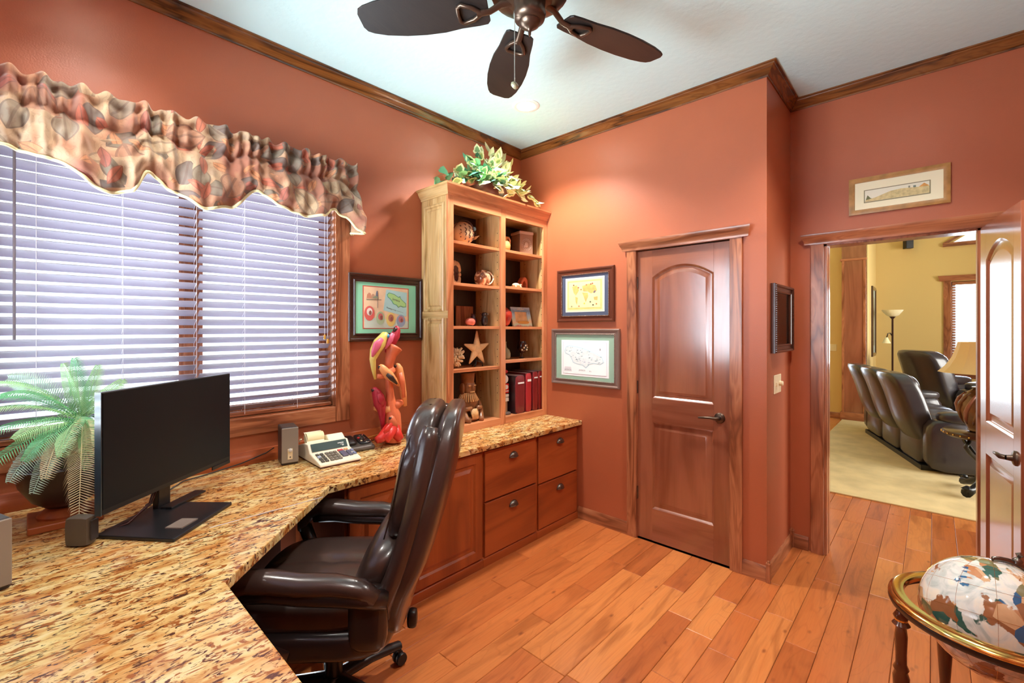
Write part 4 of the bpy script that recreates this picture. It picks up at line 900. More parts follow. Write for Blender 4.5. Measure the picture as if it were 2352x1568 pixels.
# arch stone & turtle
s = orn('stone_arch', 'pointed orange stone arch on the right second shelf', 1198, -.13, SHR[1])
MB().prism([(-.052, 0), (-.026, .07), (.0, .104), (.030, .108), (.052, .082), (.056, 0), (.034, 0), (.030, .05), (.012, .075), (-.006, .06), (-.020, 0)], -.025, .025, 'y').build('stone', TER, s, bev=.008)
s = orn('turtle_figurine', 'tiny cream turtle figurine in front of the stone arch', 1186, -.205, SHR[1])
TU = pbr('cream_shell', srgb(226, 206, 170), .35); MB().pillow((-.006, 0, .021), (.074, .056, .040), 2.2, 6).build('shell', TU, s, smooth=180)
MB().tube([(.028, 0, .016), (.044, 0, .024), (.056, 0, .030)], [.008, .008, .009], 7).build('head', TU, s, smooth=180)
for dx in (-.030, .022):
    for dy in (-.022, .022): MB().tube([(dx, dy, .014), (dx*1.3, dy*1.4, .003)], [.008, .005], 6).build('leg', TU, s, smooth=180)
# third left shelf
s = orn('wire_ring', 'dark wire hoop ornament at the left edge of the third shelf', 1037, -.17, SHL[2])
MB().tube([(.0+.012*math.cos(t), 0, .062+.052*math.sin(t)) for t in [i*math.pi/12 for i in range(25)]], .003, 6).build('hoop', M['bronze'], s, smooth=180); MB().lathe([(.022, 0), (.022, .008), (.006, .012)], 14).build('base', M['bronze'], s, smooth=40)
s = orn('wooden_plaque', 'plain brown square plaque leaning at the back of the third shelf', 1066, -.035, SHL[2], 0, 'plaque')
MB().bx(-.085, .085, -.010, .004, 0, .155).build('board', TR['z'], s, bev=.003)
s = orn('small_vase', 'small dark plum vase behind the red egg', 1087, -.10, SHL[2], 0, 'vase'); MB().lathe([(.016, 0), (.026, .02), (.028, .05), (.018, .075), (.015, .088), (.020, .095)], 18).build('body', pbr('plum_glaze', srgb(72, 36, 52), .2, coat=.4), s, smooth=60)
s = orn('marble_egg', 'polished red-pink stone egg on the third shelf', 1080, -.20, SHL[2]); MB().pillow((0, 0, .032), (.086, .062, .060), 2.1, 7).build('egg', pbr('rose_marble', srgb(206, 112, 96), .15, coat=.4, var=.2, vscale=30), s, smooth=180); MB().lathe([(.022, 0), (.018, .006)], 16).build('stand', M['satinblack'], s)
s = orn('owl_figurine', 'small dark carved figurine right of the red egg', 1113, -.18, SHL[2]); OW = pbr('dark_stone', srgb(48, 40, 40), .25, coat=.3)
MB().pillow((0, 0, .042), (.052, .045, .084), 2.6, 6).build('body', OW, s, smooth=180); MB().pillow((0, -.002, .088), (.048, .044, .036), 2.6, 5).build('head', OW, s, smooth=180)
for dx in (-.011, .011): MB().ball((dx, -.021, .092), .006, 3).build('eye', pbr('owl_eye', srgb(120, 112, 104), .2), s, smooth=180)
# red pot and souvenir photo frame
s = orn('red_pot', 'rounded red pot half hidden at the left of the third right shelf', 1156, -.17, SHR[2], 0, 'vase'); MB().lathe([(.028, 0), (.05, .02), (.072, .08), (.068, .115), (.04, .14), (.03, .15)], 24).build('body', pbr('red_glaze', srgb(176, 46, 28), .35, coat=.3), s, smooth=60)
s = orn('souvenir_frame', 'blue beach souvenir photo frame lettered at the top', 1199, -.16, SHR[2], R(-6), 'photo frame')
fr = thing('x', None, None, (0, .0, 0)); fr.name = 'tilted_body'; fr.parent = s; fr.rotation_euler = (R(-14), 0, 0)
def fr_mat():
    m, nt, p = newmat('beach_print'); tc = nt.nodes.new('ShaderNodeTexCoord'); sx = nt.nodes.new('ShaderNodeSeparateXYZ'); nt.links.new(tc.outputs['Object'], sx.inputs[0])
    n_ = nt.nodes.new('ShaderNodeTexNoise'); n_.inputs['Scale'].default_value = 26; nt.links.new(tc.outputs['Object'], n_.inputs['Vector'])
    ad = nt.nodes.new('ShaderNodeMath'); ad.operation = 'MULTIPLY_ADD'; ad.inputs[1].default_value = .05; nt.links.new(n_.outputs['Fac'], ad.inputs[0]); nt.links.new(sx.outputs['Z'], ad.inputs[2])
    mr = nt.nodes.new('ShaderNodeMapRange'); mr.inputs['From Min'].default_value = .02; mr.inputs['From Max'].default_value = .19; nt.links.new(ad.outputs[0], mr.inputs['Value'])
    r_ = ramp(nt, [(0, srgb(206, 120, 112)), (.12, srgb(206, 236, 214)), (.25, srgb(236, 214, 180)), (.45, srgb(200, 226, 226)), (.65, srgb(176, 214, 240)), (.82, srgb(120, 160, 206)), (.95, srgb(190, 216, 240))]); nt.links.new(mr.outputs[0], r_.inputs['Fac']); nt.links.new(r_.outputs[0], p.inputs['Base Color']); p.inputs['Roughness'].default_value = .3; return m
rf_ = MB().loops([[(sx*(.108-d), -o, .0825+sz*(.0825-d)) for sx, sz in ((-1,-1),(1,-1),(1,1),(-1,1))] for d, o in ((0, 0), (0, .014), (.038, .014), (.038, .004))], False, False); rf_.build('border', fr_mat(), fr)
MB().bx(-.071, .071, -.004, 0, .037, .128).build('photo', pbr('beach_photo', srgb(236, 196, 148), .3, var=.25, vscale=16), fr)
MB().pillow((.012, -.013, .034), (.130, .012, .026), 3, 5).build('sand_rim', pbr('sand', srgb(222, 168, 84), .6), fr, smooth=180)
text('ARUBA', .026, M['whitep'], fr, (0, -.0148, .146)); MB().bx(-.02, .02, .0, .004, .0, .13).build('backing', M['black'], fr)
# coral and starfish
s = orn('coral', 'cream brain coral at the left end of the starfish shelf', 1043, -.15, SHL[3]); mb = MB(); rr = random.Random(3)
for k in range(120):
    a, e = rr.uniform(0, 6.28), math.asin(rr.uniform(-.85, 1)); d = Vector((math.cos(a)*math.cos(e), math.sin(a)*math.cos(e), math.sin(e))); c = Vector((0, 0, .072)); q = Vector((rr.uniform(-1, 1), rr.uniform(-1, 1), rr.uniform(-1, 1)))*.018
    mb.tube([c+d*.03, c+d*.058, c+d*.07+q], [.010, .009, .0075], 5)
mb.build('branches', pbr('coral_cream', srgb(240, 220, 178), .8), s, smooth=180)
s = orn('starfish', 'large sandy starfish standing on a dark easel', 1095, -.17, SHL[3]); mb = MB(); cz = .128
sf = pbr('starfish_skin', srgb(246, 216, 160), .85, bump=.8, bscale=110, var=.12, vscale=30)
pts = []
for k in range(5):
    t = math.pi/2+k*2*math.pi/5; d = Vector((math.cos(t), 0, math.sin(t))); L_ = .128 if k else .138
    mb.tube([Vector((0, 0, cz)), Vector((0, 0, cz))+d*.045, Vector((0, 0, cz))+d*.085, Vector((0, 0, cz))+d*L_], [.034, .029, .018, .006], 8, .7, up=(0, 1, 0))
mb.ball((0, 0, cz), (.042, .028, .042), 5); mb.build('body', sf, s, smooth=180)
mb = MB().tube([(-.04, -.02, 0), (-.03, -.026, .03), (0, .01, .045), (.03, -.026, .03), (.04, -.02, 0)], .005, 6); mb.tube([(0, .01, .045), (0, .05, 0)], .005, 6); mb.build('easel', M['satinblack'], s, smooth=180)
# bottle, goblet
s = orn('glass_bottle', 'olive green glass bottle at the left of the goblet shelf', 1160, -.17, SHR[3], 0, 'bottle'); MB().lathe([(.034, 0), (.044, .012), (.046, .045), (.036, .075), (.014, .095), (.011, .13), (.016, .138), (.012, .140)], 22).build('glass', pbr('olive_glass', srgb(138, 134, 104), .12, coat=.5), s, smooth=60)
s = orn('shell_goblet', 'dark goblet filled with little white shells', 1199, -.18, SHR[3], 0, 'goblet'); MB().lathe([(.026, 0), (.024, .004), (.006, .010), (.005, .036), (.026, .052), (.042, .085), (.038, .125), (.032, .140)], 22).build('bowl', pbr('smoky_glass', srgb(52, 26, 22), .08, coat=.6), s, smooth=60)
for k in range(9):
    a = -2.4+k*.4; zz = .07+.018*(k % 3); MB().ball((.0415*math.cos(a), .0415*math.sin(a), zz), (.009, .005, .008), 3).build('shell', M['ivory'], s, smooth=180)
# carved tiki
t = orn('tiki_figure', 'seated brown wooden tiki carving in tall headdress on the bottom shelf', 1074, -.16, .8205)
TK = pbr('tiki_wood', srgb(136, 88, 54), .3, coat=.4, var=.35, vscale=24); TKL = pbr('tiki_light', srgb(206, 160, 106), .35, var=.2, vscale=30)
MB().lathe([(.048, .27), (.050, .30), (.056, .345), (.062, .350)], 18).build('headdress', TK, t, smooth=40)
MB().pillow((0, -.01, .245), (.098, .09, .092), 3, 7).build('head', TK, t, smooth=180)
MB().pillow((0, -.056, .243), (.020, .026, .036), 2.4, 4).build('nose', TK, t, smooth=180); MB().pillow((0, -.052, .214), (.050, .016, .012), 2.6, 4).build('mouth', TKL, t, smooth=180)
for s_ in (-1, 1): MB().pillow((s_*.024, -.052, .260), (.026, .012, .012), 2.4, 4).build('eye', TKL, t, smooth=180); MB().pillow((s_*.054, .0, .235), (.022, .05, .085), 2.6, 5).build('hair_lock', TK, t, smooth=180)
mb = MB()
for k in range(15):
    a = math.pi+ (k-1)/13*math.pi; mb.tube([(.050*math.cos(a), .046*math.sin(a), .205), (.082*math.cos(a), .075*math.sin(a), .145)], [.006, .007], 5)
mb.build('feather_collar', TKL, t, smooth=180)
MB().pillow((0, .0, .120), (.15, .12, .13), 3, 7).build('torso', TK, t, smooth=180)
for s_ in (-1, 1):
    MB().tube([(s_*.066, 0, .165), (s_*.092, -.02, .115), (s_*.070, -.062, .095), (s_*.026, -.074, .098)], [.020, .022, .018, .015], 8).build('arm', TK, t, smooth=180)
    MB().tube([(s_*.04, -.01, .06), (s_*.088, -.045, .075), (s_*.070, -.068, .02), (s_*.052, -.098, .012)], [.034, .030, .024, .018], 8).build('leg', TK, t, smooth=180)
mb = MB()
for k in range(7): mb.tube([((k-3)*.011, -.070, .092), ((k-3)*.008, -.088, .02)], [.007, .006], 5)
mb.build('apron', TKL, t, smooth=180); MB().pillow((0, .0, .02), (.17, .15, .04), 5, 5).build('base', TK, t, smooth=60)
# red and white stacked sign figure on a round base
s = orn('totem_sign', 'red and white stacked ornament on a round dark base left of the albums', 1160, -.20, .8205)
MB().lathe([(.046, 0), (.046, .012), (.038, .018)], 20).build('base', pbr('grey_base', srgb(88, 74, 66), .5), s, smooth=40)
MB().bx(-.012, .018, -.008, .008, .018, .10).build('post', pbr('tan_post', srgb(160, 126, 96), .6), s)
for z0_, hh, c in ((.10, .030, (240, 236, 226)), (.135, .022, (240, 236, 226)), (.165, .075, (206, 34, 30))): MB().bx(-.034, .034, -.010, .010, z0_, z0_+hh).build('block', flatmat('block', c), s, bev=.002)
MB().bx(-.03, .03, -.0112, -.010, .178, .186).build('stripe', M['whitep'], s); MB().prism(disc(.004, .214, .022, .018), -.010, -.0115, 'y').build('white_figure', M['whitep'], s)
MB().lathe([(.030, -.008), (.034, 0), (.030, .008)], 20, (0, 0, .275), Matrix.Rotation(R(90), 3, 'X')).build('roundel', M['whitep'], s, smooth=40); MB().ball((.012, 0, .335), .014, 4).build('red_knob', flatmat('red_knob', (190, 40, 52)), s, smooth=180)
# albums
def album(label, px0, px1, h, c, cs, yf=-.265, tags=()):
    x0, x1 = SX(px0, yf), SX(px1, yf); a = thing('photo_album', label, 'album', ((x0+x1)/2, yf, .8205), 0, 'red photo albums in the bookcase'); w2 = (x1-x0)/2-.0015
    MB().bx(-w2, w2, .004, .245, 0, h).build('covers', pbr('album_cover', srgb(*cs), .4, coat=.2), a, bev=.003)
    MB().pillow((0, .006, h/2), (2*w2, .018, h), 8, 5).build('spine', pbr('album_spine', srgb(*c), .35, coat=.25), a, smooth=50)
    MB().bx(-w2+.004, w2-.004, .01, .243, h-.001, h+.001).build('pages', pbr('page_edge', srgb(170, 150, 150), .6), a)
    for z_, hh in tags: MB().bx(-w2*.55, w2*.75, -.0045, -.0025, z_, z_+hh).build('spine_label', M['whitep'], a)
album('dark plum album at the left of the red album row, with white spine label', 1184, 1206, .300, (120, 34, 40), (44, 22, 32), tags=((.235, .012),))
album('bright red album second in the row', 1208, 1221, .312, (168, 40, 46), (120, 26, 34), tags=((.245, .018),))
album('wine red album third in the row with white spine label', 1223.5, 1236, .318, (124, 28, 30), (84, 18, 26), tags=((.265, .010),))
album('wine red album at the right end of the row', 1236.5, 1248, .320, (128, 30, 28), (84, 18, 26), tags=((.268, .010),))

# ------------------------------------------------------------------ ivy on top of the bookcase
iv = thing('potted_ivy', 'variegated ivy in a dark bowl trailing over the bookcase top', 'plant', (-.58, -.17, 2.4665))
MB().lathe([(.10, 0), (.13, .03), (.15, .075), (.155, .09), (.145, .09), (.135, .07)], 26).build('bowl', pbr('dark_bowl', srgb(66, 30, 22), .35), iv, smooth=50)
def leaf_mesh(kind):
    if kind == 0: out = [(0, 0), (.022, .004), (.030, .020), (.022, .030), (.020, .046), (0, .070), (-.020, .046), (-.022, .030), (-.030, .020), (-.022, .004)]
    elif kind == 1: out = [(0, 0), (.016, .006), (.022, .024), (.016, .044), (0, .066), (-.016, .044), (-.022, .024), (-.016, .006)]
    else: out = [(.026*math.sin(t), .028-.028*math.cos(t)) for t in [i*math.pi/5 for i in range(10)]]
    bend = lambda x, y: (x, y, -.28*abs(x)-2.2*y*y+.10*y)
    cen = (0, sum(p[1] for p in out)/len(out)*.95); c2 = bend(*cen); n_ = len(out)
    inner = [((p[0]-cen[0])*.62+cen[0], (p[1]-cen[1])*.62+cen[1]) for p in out]
    vs = [bend(*p) for p in out] + [bend(*p) for p in inner] + [(c2[0], c2[1], c2[2]+.004)]
    fs = [(i, (i+1) % n_, n_+(i+1) % n_, n_+i) for i in range(n_)] + [(n_+i, n_+(i+1) % n_, 2*n_) for i in range(n_)]
    return vs, fs, n_
def two_tone(name, vs, fs, n_, edge, core):
    me = bpy.data.meshes.new(name); me.from_pydata(vs, [], fs); me.update(); me.materials.append(edge); me.materials.append(core)
    for i, p in enumerate(me.polygons): p.use_smooth = True; p.material_index = 0 if i < n_ else 1
    return me
def lm(n, c, tr=.25):
    m = pbr(n, srgb(*c), .45); p = m.node_tree.nodes['Principled BSDF']; p.inputs['Subsurface Weight'].default_value = 0; return m
ED = lm('ivy_cream', (208, 208, 160)); G1 = lm('ivy_sage', (112, 144, 92)); G2 = lm('ivy_teal', (74, 138, 108)); G3 = lm('ivy_pale', (166, 180, 112)); G4 = lm('ivy_mint', (118, 180, 128))
kinds = [two_tone('leaf', *leaf_mesh(0), ED, G1), two_tone('leaf', *leaf_mesh(1), ED, G3), two_tone('leaf', *leaf_mesh(0), G2, G2), two_tone('leaf', *leaf_mesh(2), G4, G4), two_tone('leaf', *leaf_mesh(1), ED, ED)]
rr = random.Random(21); stems = MB(); core = Vector((-.0, .0, .09))
def put_leaf(pos, dirv, k, s_, roll=None):
    o = bpy.data.objects.new('leaf', kinds[k]); COL.objects.link(o); o.parent = iv; o.location = pos
    q = dirv.to_track_quat('Y', 'Z'); e = q @ Euler((rr.uniform(-.5, .5), rr.uniform(-.7, .7), 0)).to_quaternion(); o.rotation_mode = 'QUATERNION'; o.rotation_quaternion = e; o.scale = (s_, s_, s_)
def trail(end, nl, kset, lift=.12, s0=1.0):
    end = Vector(end); mid = (core+end)/2+Vector((0, 0, lift)); P = [core*(1-t)**2+mid*2*t*(1-t)+end*t*t for t in [i/10 for i in range(11)]]
    stems.tube(P, .0022, 5)
    for i in range(nl):
        t = .25+.75*(i+.5)/nl; k = min(9, int(t*10)); p_ = P[k].lerp(P[k+1], t*10-k); d = (P[k+1]-P[k]).normalized()
        side = Vector((rr.uniform(-1, 1), rr.uniform(-1.2, .5), rr.uniform(-.35, .9))); put_leaf(p_, (d*.5+side).normalized(), rr.choice(kset), rr.uniform(1.0, 1.55)*s0)
for e, nl, ks, lf_ in (((-.44, .06, .04), 6, (2, 2, 0), .16), ((-.30, -.06, .10), 8, (3, 2, 0), .12), ((-.20, -.02, .25), 9, (2, 3, 0), .10), ((-.08, .02, .36), 9, (0, 2, 1), .06), ((.04, .0, .40), 9, (1, 0, 4), .05), ((.16, .0, .36), 9, (1, 4, 4), .06),
                   ((.26, -.02, .24), 9, (0, 1, 4), .12), ((.34, -.06, .12), 9, (1, 4, 0), .16), ((.42, -.12, .06), 9, (4, 1, 0), .18), ((.50, -.13, .015), 10, (4, 1, 1), .20), ((-.18, -.12, .08), 8, (0, 3, 2), .10), ((-.06, -.15, .06), 9, (0, 1, 2), .14), ((.10, -.15, .04), 9, (0, 4, 1), .16), ((.24, -.15, .04), 9, (0, 1, 4), .16),
                   ((-.02, -.08, .26), 9, (2, 0, 4), .08), ((.14, -.09, .22), 9, (4, 0, 1), .08), ((.0, -.12, .16), 8, (2, 4, 0), .08), ((.08, .08, .28), 6, (0, 2), .1), ((-.12, .08, .2), 6, (2, 3), .1), ((-.14, -.06, .17), 8, (2, 0, 3), .10), ((.06, -.06, .33), 8, (0, 4, 1), .06), ((.20, -.05, .30), 8, (4, 1), .07), ((.30, -.08, .16), 8, (0, 4), .12), ((.02, -.16, .10), 8, (2, 0, 4), .12), ((.18, -.15, .10), 8, (0, 4, 1), .12), ((-.40, -.04, .04), 5, (2, 0), .14), ((-.53, -.03, .045), 6, (2, 0, 2), .16)): trail(e, nl, ks, lf_)
stems.build('stems', pbr('ivy_stem', srgb(110, 96, 56), .6), iv, smooth=180)
# ------------------------------------------------------------------ fern
fe = thing('potted_fern', 'pale green artificial fern in a dark bowl on a wooden foot at the desk corner', 'plant', (-2.885, -.275, ZC))
FO = Vector((-2.885, -.275, ZC))
MB().bx(-.10, .10, -.10, .10, 0, .026).build('foot', CB['x'], fe, bev=.004); MB().lathe([(.075, .022), (.078, .034), (.058, .052), (.05, .060)], 24).build('foot_ring', CB['z'], fe, smooth=40)
MB().lathe([(.052, .060), (.09, .09), (.125, .15), (.135, .20), (.140, .215), (.13, .215), (.12, .20)], 28).build('bowl', pbr('dark_bronze_bowl', srgb(46, 26, 22), .3), fe, smooth=50)
FG = [pbr('fern_green', srgb(104, 176, 120), .5, var=.15, vscale=12), pbr('fern_pale', srgb(156, 202, 140), .5, var=.12, vscale=12), pbr('fern_cream', srgb(222, 210, 164), .55, var=.1, vscale=10), pbr('fern_mist', srgb(168, 198, 176), .5, var=.12, vscale=12)]
for m_ in FG: pass
def frond(c, p1, tip, Lm, mat, face=None, n_=44):
    c, p1, tip = Vector(c), Vector(p1), Vector(tip)
    B = lambda t: c*(1-t)**2+p1*2*t*(1-t)+tip*t*t
    P = [B(i/24) for i in range(25)]; mb = MB().tube(P, [.0028*(1-.7*i/24) for i in range(25)], 5)
    for i in range(n_):
        t = .10+.88*i/(n_-1); p = B(t); T = (B(min(1, t+.02))-B(t-.02)).normalized()
        nrm = Vector(face) if face else Vector((0, 0, 1)); nrm = (nrm-T*nrm.dot(T))
        if nrm.length < .15: nrm = Vector((-FW.x, -FW.y, .2)); nrm = nrm-T*nrm.dot(T)
        nrm.normalize(); S = T.cross(nrm).normalized(); L_ = Lm*(math.sin(math.pi*(.16+.80*t))**.7)*random.uniform(.92, 1.06); w = .0022
        for sg in (-1, 1):
            d = (S*sg+T*.42).normalized(); m1 = p+d*L_*.55+nrm*.006; e = p+d*L_+T*L_*.12-nrm*.008*1.4
            mb.add([p-T*w*.6, p+T*w*.6, m1+T*w, m1-T*w, e], [(0, 1, 2, 3), (3, 2, 4)])
    o = bpy.data.objects.new('frond', mb.mesh('frond', mat)); COL.objects.link(o); o.parent = fe; o.location = -FO
    return o
CC = on_y(190, 968, -.29); CF = (-FW.x, -FW.y, .25)
def fp(px, py, y): return on_y(px, py, y)
for (tx, ty, tyw), (mx, my, myw), L_, mt, fc in (
    ((172, 822, -.24), (178, 900, -.26), .052, 0, CF), ((146, 834, -.27), (165, 905, -.28), .045, 1, CF), ((226, 838, -.22), (205, 900, -.25), .045, 1, CF), ((282, 872, -.16), (235, 905, -.22), .055, 1, CF),
    ((18, 868, -.20), (100, 880, -.24), .060, 3, CF), ((4, 908, -.30), (95, 880, -.30), .062, 0, None), ((-30, 945, -.33), (85, 915, -.32), .060, 1, None), ((-60, 1010, -.38), (80, 945, -.33), .062, 0, None),
    ((-40, 1085, -.42), (70, 985, -.36), .060, 0, None), ((22, 1108, -.44), (70, 1010, -.40), .062, 3, CF), ((76, 1134, -.46), (110, 1020, -.42), .060, 3, CF), ((104, 1100, -.48), (125, 985, -.44), .070, 2, CF),
    ((180, 1222, -.50), (188, 1010, -.46), .085, 2, CF), ((330, 940, -.20), (260, 900, -.24), .055, 3, None), ((250, 1010, -.12), (220, 930, -.18), .05, 0, None), ((130, 1090, -.18), (140, 950, -.2), .05, 0, None), ((-40, 920, -.16), (80, 890, -.2), .05, 0, None), ((-20, 880, -.22), (90, 870, -.25), .05, 1, None), ((30, 1010, -.42), (110, 955, -.38), .055, 1, CF), ((55, 1060, -.46), (115, 975, -.42), .055, 0, CF), ((140, 1050, -.50), (150, 960, -.46), .06, 1, CF), ((200, 1080, -.44), (200, 990, -.42), .05, 1, CF)):
    frond(CC, fp(mx, my, myw), fp(tx, ty, tyw), L_, FG[mt], fc, 54 if L_ > .08 else 38)
MB().ball(CC-FO-Vector((0, 0, .05)), (.05, .05, .07), 5).build('crown', FG[0], fe, smooth=180)
MB().tube([(0, 0, .19), tuple(CC-FO-Vector((0, 0, .04)))], .02, 8).build('stem', pbr('fern_stem', srgb(96, 92, 60), .7), fe, smooth=180)

# ------------------------------------------------------------------ office chair (local +y = the way it faces)
oc = thing('office_chair', 'high-backed brown leather executive chair pulled up to the corner desk', 'office chair', (-2.150, -.925, 0), R(45))
LE, LD = M['leather'], M['leatherdk']
def dish(v, q):
    z = v.z+(.020*(1-q[0]**2)*(1-q[1]**2) if v.z > 0 else 0)
    d = math.hypot(v.x, v.y+.02); z -= .012*math.exp(-(d/.03)**2) if v.z > 0 else 0
    z -= .010*math.exp(-(v.x/.020)**2)*(1 if v.z > 0 else 0)
    return (v.x, v.y, z)
MB().pillow((0, .02, .500), (.555, .54, .125), 4.2, 16, dish).build('seat_cushion', LE, oc, smooth=180)
MB().pillow((0, .0, .415), (.60, .56, .120), 5, 10).build('seat_base', LD, oc, smooth=180)
def bend(z): # fore-aft line of the back at height z
    return -.235-.02*smoothstep(.45, .7, z)-.17*max(0, (z-.55))/.65-.02*math.sin((z-.5)*5)
def backfn(zc, w_top=.90, bot=.95):
    def f(v, q):
        z = zc+v.z; k = 1-(1-w_top)*smoothstep(.2, 1, q[2])-(1-bot)*smoothstep(-.2, -1, q[2])
        return (v.x*k, v.y+bend(z), z)
    return f
MB().pillow((0, 0, 0), (.590, .105, .83), 4.0, 16, lambda v, q: (lambda r: (r[0], r[1]-.055-.012*q[2], r[2]))(backfn(.785, .88, .90)(v, q))).build('back_shell', LE, oc, smooth=180)
def upperfn(v, q):
    x, y, z = backfn(.955, .86, .90)(v, q)
    groove = .022*(math.exp(-((abs(v.x)-.085)/.016)**2))*(1 if v.y > 0 else 0)*(1-.0*q[2])
    head = .018*math.exp(-((z-1.07)/.02)**2)*(1 if v.y > 0 else 0)
    return (x, y+.030-groove-head, z)
MB().pillow((0, 0, 0), (.500, .135, .50), 3.6, 18, upperfn).build('upper_cushion', LE, oc, smooth=180)
def lumbfn(v, q):
    x, y, z = backfn(.630, .94, .96)(v, q)
    return (x, y+.055+.012*math.cos(q[2]*1.5), z)
MB().pillow((0, 0, 0), (.520, .150, .255), 3.0, 14, lumbfn).build('lumbar_cushion', LE, oc, smooth=180)
for s_ in (-1, 1):   # rolled border down each side of the back
    P = [(s_*(.268-.035*smoothstep(.95, 1.18, z)-.01*smoothstep(.7, .45, z)), bend(z)-.008, z) for z in [.46+i*.046 for i in range(16)]]
    MB().tube(P, [.02]+[.036]*14+[.026], 10).build('side_bolster', LE, oc, smooth=180)
    P = [(s_*.236, bend(z)+.075*(1-.3*smoothstep(1.0, 1.18, z)), z) for z in [.76+i*.028 for i in range(14)]]
    MB().tube(P, .0028, 5).build('piping', LD, oc, smooth=180)
    ax = s_*.315
    arm = [(ax, -.250, .600), (ax, -.200, .632), (ax, -.110, .648), (ax, .00, .650), (ax, .10, .662), (ax, .175, .664), (ax, .225, .640), (ax, .250, .600), (ax, .252, .560)]
    MB().tube(arm, [.030, .036, .040, .042, .044, .044, .040, .034, .028], 12, .86, up=(0, 0, 1)).build('arm_pad', LE, oc, smooth=180)
    sup = [(ax, .245, .575), (ax*.99, .215, .50), (ax*.96, .15, .43), (ax*.9, .05, .40)]
    MB().tube(sup, [.030, .030, .032, .030], 10).build('arm_support', LD, oc, smooth=180)
    MB().tube([(ax, .20, .618), (ax, .10, .624), (ax, .0, .612), (ax, -.12, .606), (ax, -.22, .600), (ax*.93, -.275, .585)], [.026, .030, .030, .030, .032, .034], 10).build('arm_rail', LD, oc, smooth=180)
    MB().pillow((s_*.285, -.215, .52), (.06, .13, .22), 4, 6).build('back_bracket', LD, oc, smooth=180)
MB().bx(-.10, .10, -.12, .12, .315, .365).build('tilt_mechanism', M['satinblack'], oc, bev=.01)
MB().tube([(.09, -.02, .33), (.20, -.04, .325), (.30, -.05, .318)], .007, 8).build('tilt_lever', M['satinblack'], oc, smooth=180); MB().pillow((0, -.31, .335), (.05, .04, .07), 4, 4).build('tension_knob', M['satinblack'], oc, smooth=180)
MB().lathe([(.034, .09), (.034, .22), (.024, .22), (.024, .32)], 18).build('gas_column', M['satinblack'], oc, smooth=40)
MB().lathe([(.05, .075), (.055, .10), (.04, .125)], 18).build('hub', M['satinblack'], oc, smooth=40)
for k in range(5):
    a = R(-90-28+72*k); d = Vector((math.cos(a), math.sin(a), 0))
    MB().tube([d*.03+Vector((0, 0, .105)), d*.16+Vector((0, 0, .105)), d*.30+Vector((0, 0, .083))], [.032, .028, .022], 8, .75, up=(0, 0, 1)).build('base_spoke', M['satinblack'], oc, smooth=60)
    cs = MB(); t_ = Vector((-d.y, d.x, 0)); c = d*.30
    for sg in (-1, 1): cs.lathe([(.0, -.009), (.024, -.009), (.027, 0), (.024, .009), (0, .009)], 16, c+t_*.014*sg+Vector((0, 0, .0275)), t_.to_track_quat('Z', 'Y').to_matrix())
    cs.tube([c+Vector((0, 0, .085)), c+Vector((0, 0, .03))], .008, 8); cs.build('caster', M['black'], oc, smooth=40)

# ------------------------------------------------------------------ ceiling fan
FC = (-1.702, -1.568, 0); fan = thing('ceiling_fan', 'five-bladed dark wood ceiling fan with bronze motor and pull chain', 'ceiling fan', FC)
BZ = M['bronze']
MB().lathe([(.075, H-.001), (.075, H-.02), (.05, H-.06), (.02, H-.07)], 24).build('canopy', BZ, fan, smooth=50)
MB().lathe([(.0125, H-.06), (.0125, 2.86)], 12).build('downrod', BZ, fan, smooth=50)
MB().lathe([(.03, 2.87), (.07, 2.86), (.135, 2.83), (.15, 2.79), (.145, 2.745), (.11, 2.725), (.085, 2.722)], 32).build('motor_housing', BZ, fan, smooth=50)
MB().lathe([(.085, 2.722), (.060, 2.715), (.057, 2.69), (.062, 2.672), (.056, 2.652), (.040, 2.644), (.041, 2.641)], 28).build('switch_housing', BZ, fan, smooth=50)
MB().lathe([(.041, 2.643), (.037, 2.632), (.024, 2.622), (.010, 2.616), (.006, 2.606), (.0055, 2.596), (.002, 2.588)], 24).build('finial', BZ, fan, smooth=60)
ZB = 2.700
for k in range(5):
    ang_ = R(-17.5+72*k); Tm = Matrix.Rotation(ang_, 4, 'Z') @ Matrix.Translation((0, 0, ZB))
    Tp = Tm @ Matrix.Rotation(R(11), 4, 'X')
    prof = [(.155, .045), (.165, .058), (.20, .064), (.27, .070), (.34, .083), (.42, .088), (.50, .086), (.58, .076), (.63, .062), (.652, .050), (.662, .030)]
    out = [(x, w_) for x, w_ in prof] + [(x, -w_) for x, w_ in prof[::-1]]
    MB().prism(out, -.004, .004, 'z').xf(Tp).build('blade', FANW, fan, bev=.002)
    mb = MB().tube([(.07, 0, .030), (.11, 0, .020), (.15, 0, -.006), (.20, 0, -.012)], [.018, .014, .013, .014], 10, .7, up=(0, 0, 1))
    mb.tube([(.18, 0, -.011), (.215, .026, -.011), (.255, .040, -.010), (.270, .030, -.009), (.272, .0, -.009), (.270, -.030, -.009), (.255, -.040, -.010), (.215, -.026, -.011), (.18, 0, -.011)], .0085, 8)
    mb.xf(Tp).build('blade_iron', BZ, fan, smooth=60)
kx = Vector((on_z(1181, 193, 2.39).x-FC[0], on_z(1181, 193, 2.39).y-FC[1], 0)); kx = Vector((-.050, .030, 0))
MB().tube([(kx.x, kx.y, 2.675), (kx.x, kx.y, 2.41)], .0016, 6).build('pull_chain', pbr('chain_nickel', srgb(190, 190, 180), .3, metal=.7), fan)
MB().lathe([(.0, -.010), (.012, -.008), (.016, 0), (.012, .008), (0, .010)], 18, (kx.x, kx.y, 2.398), Matrix.Rotation(R(60), 3, 'X')).build('pull_knob', pbr('knob_nickel', srgb(170, 170, 140), .35, metal=.4), fan, smooth=60)

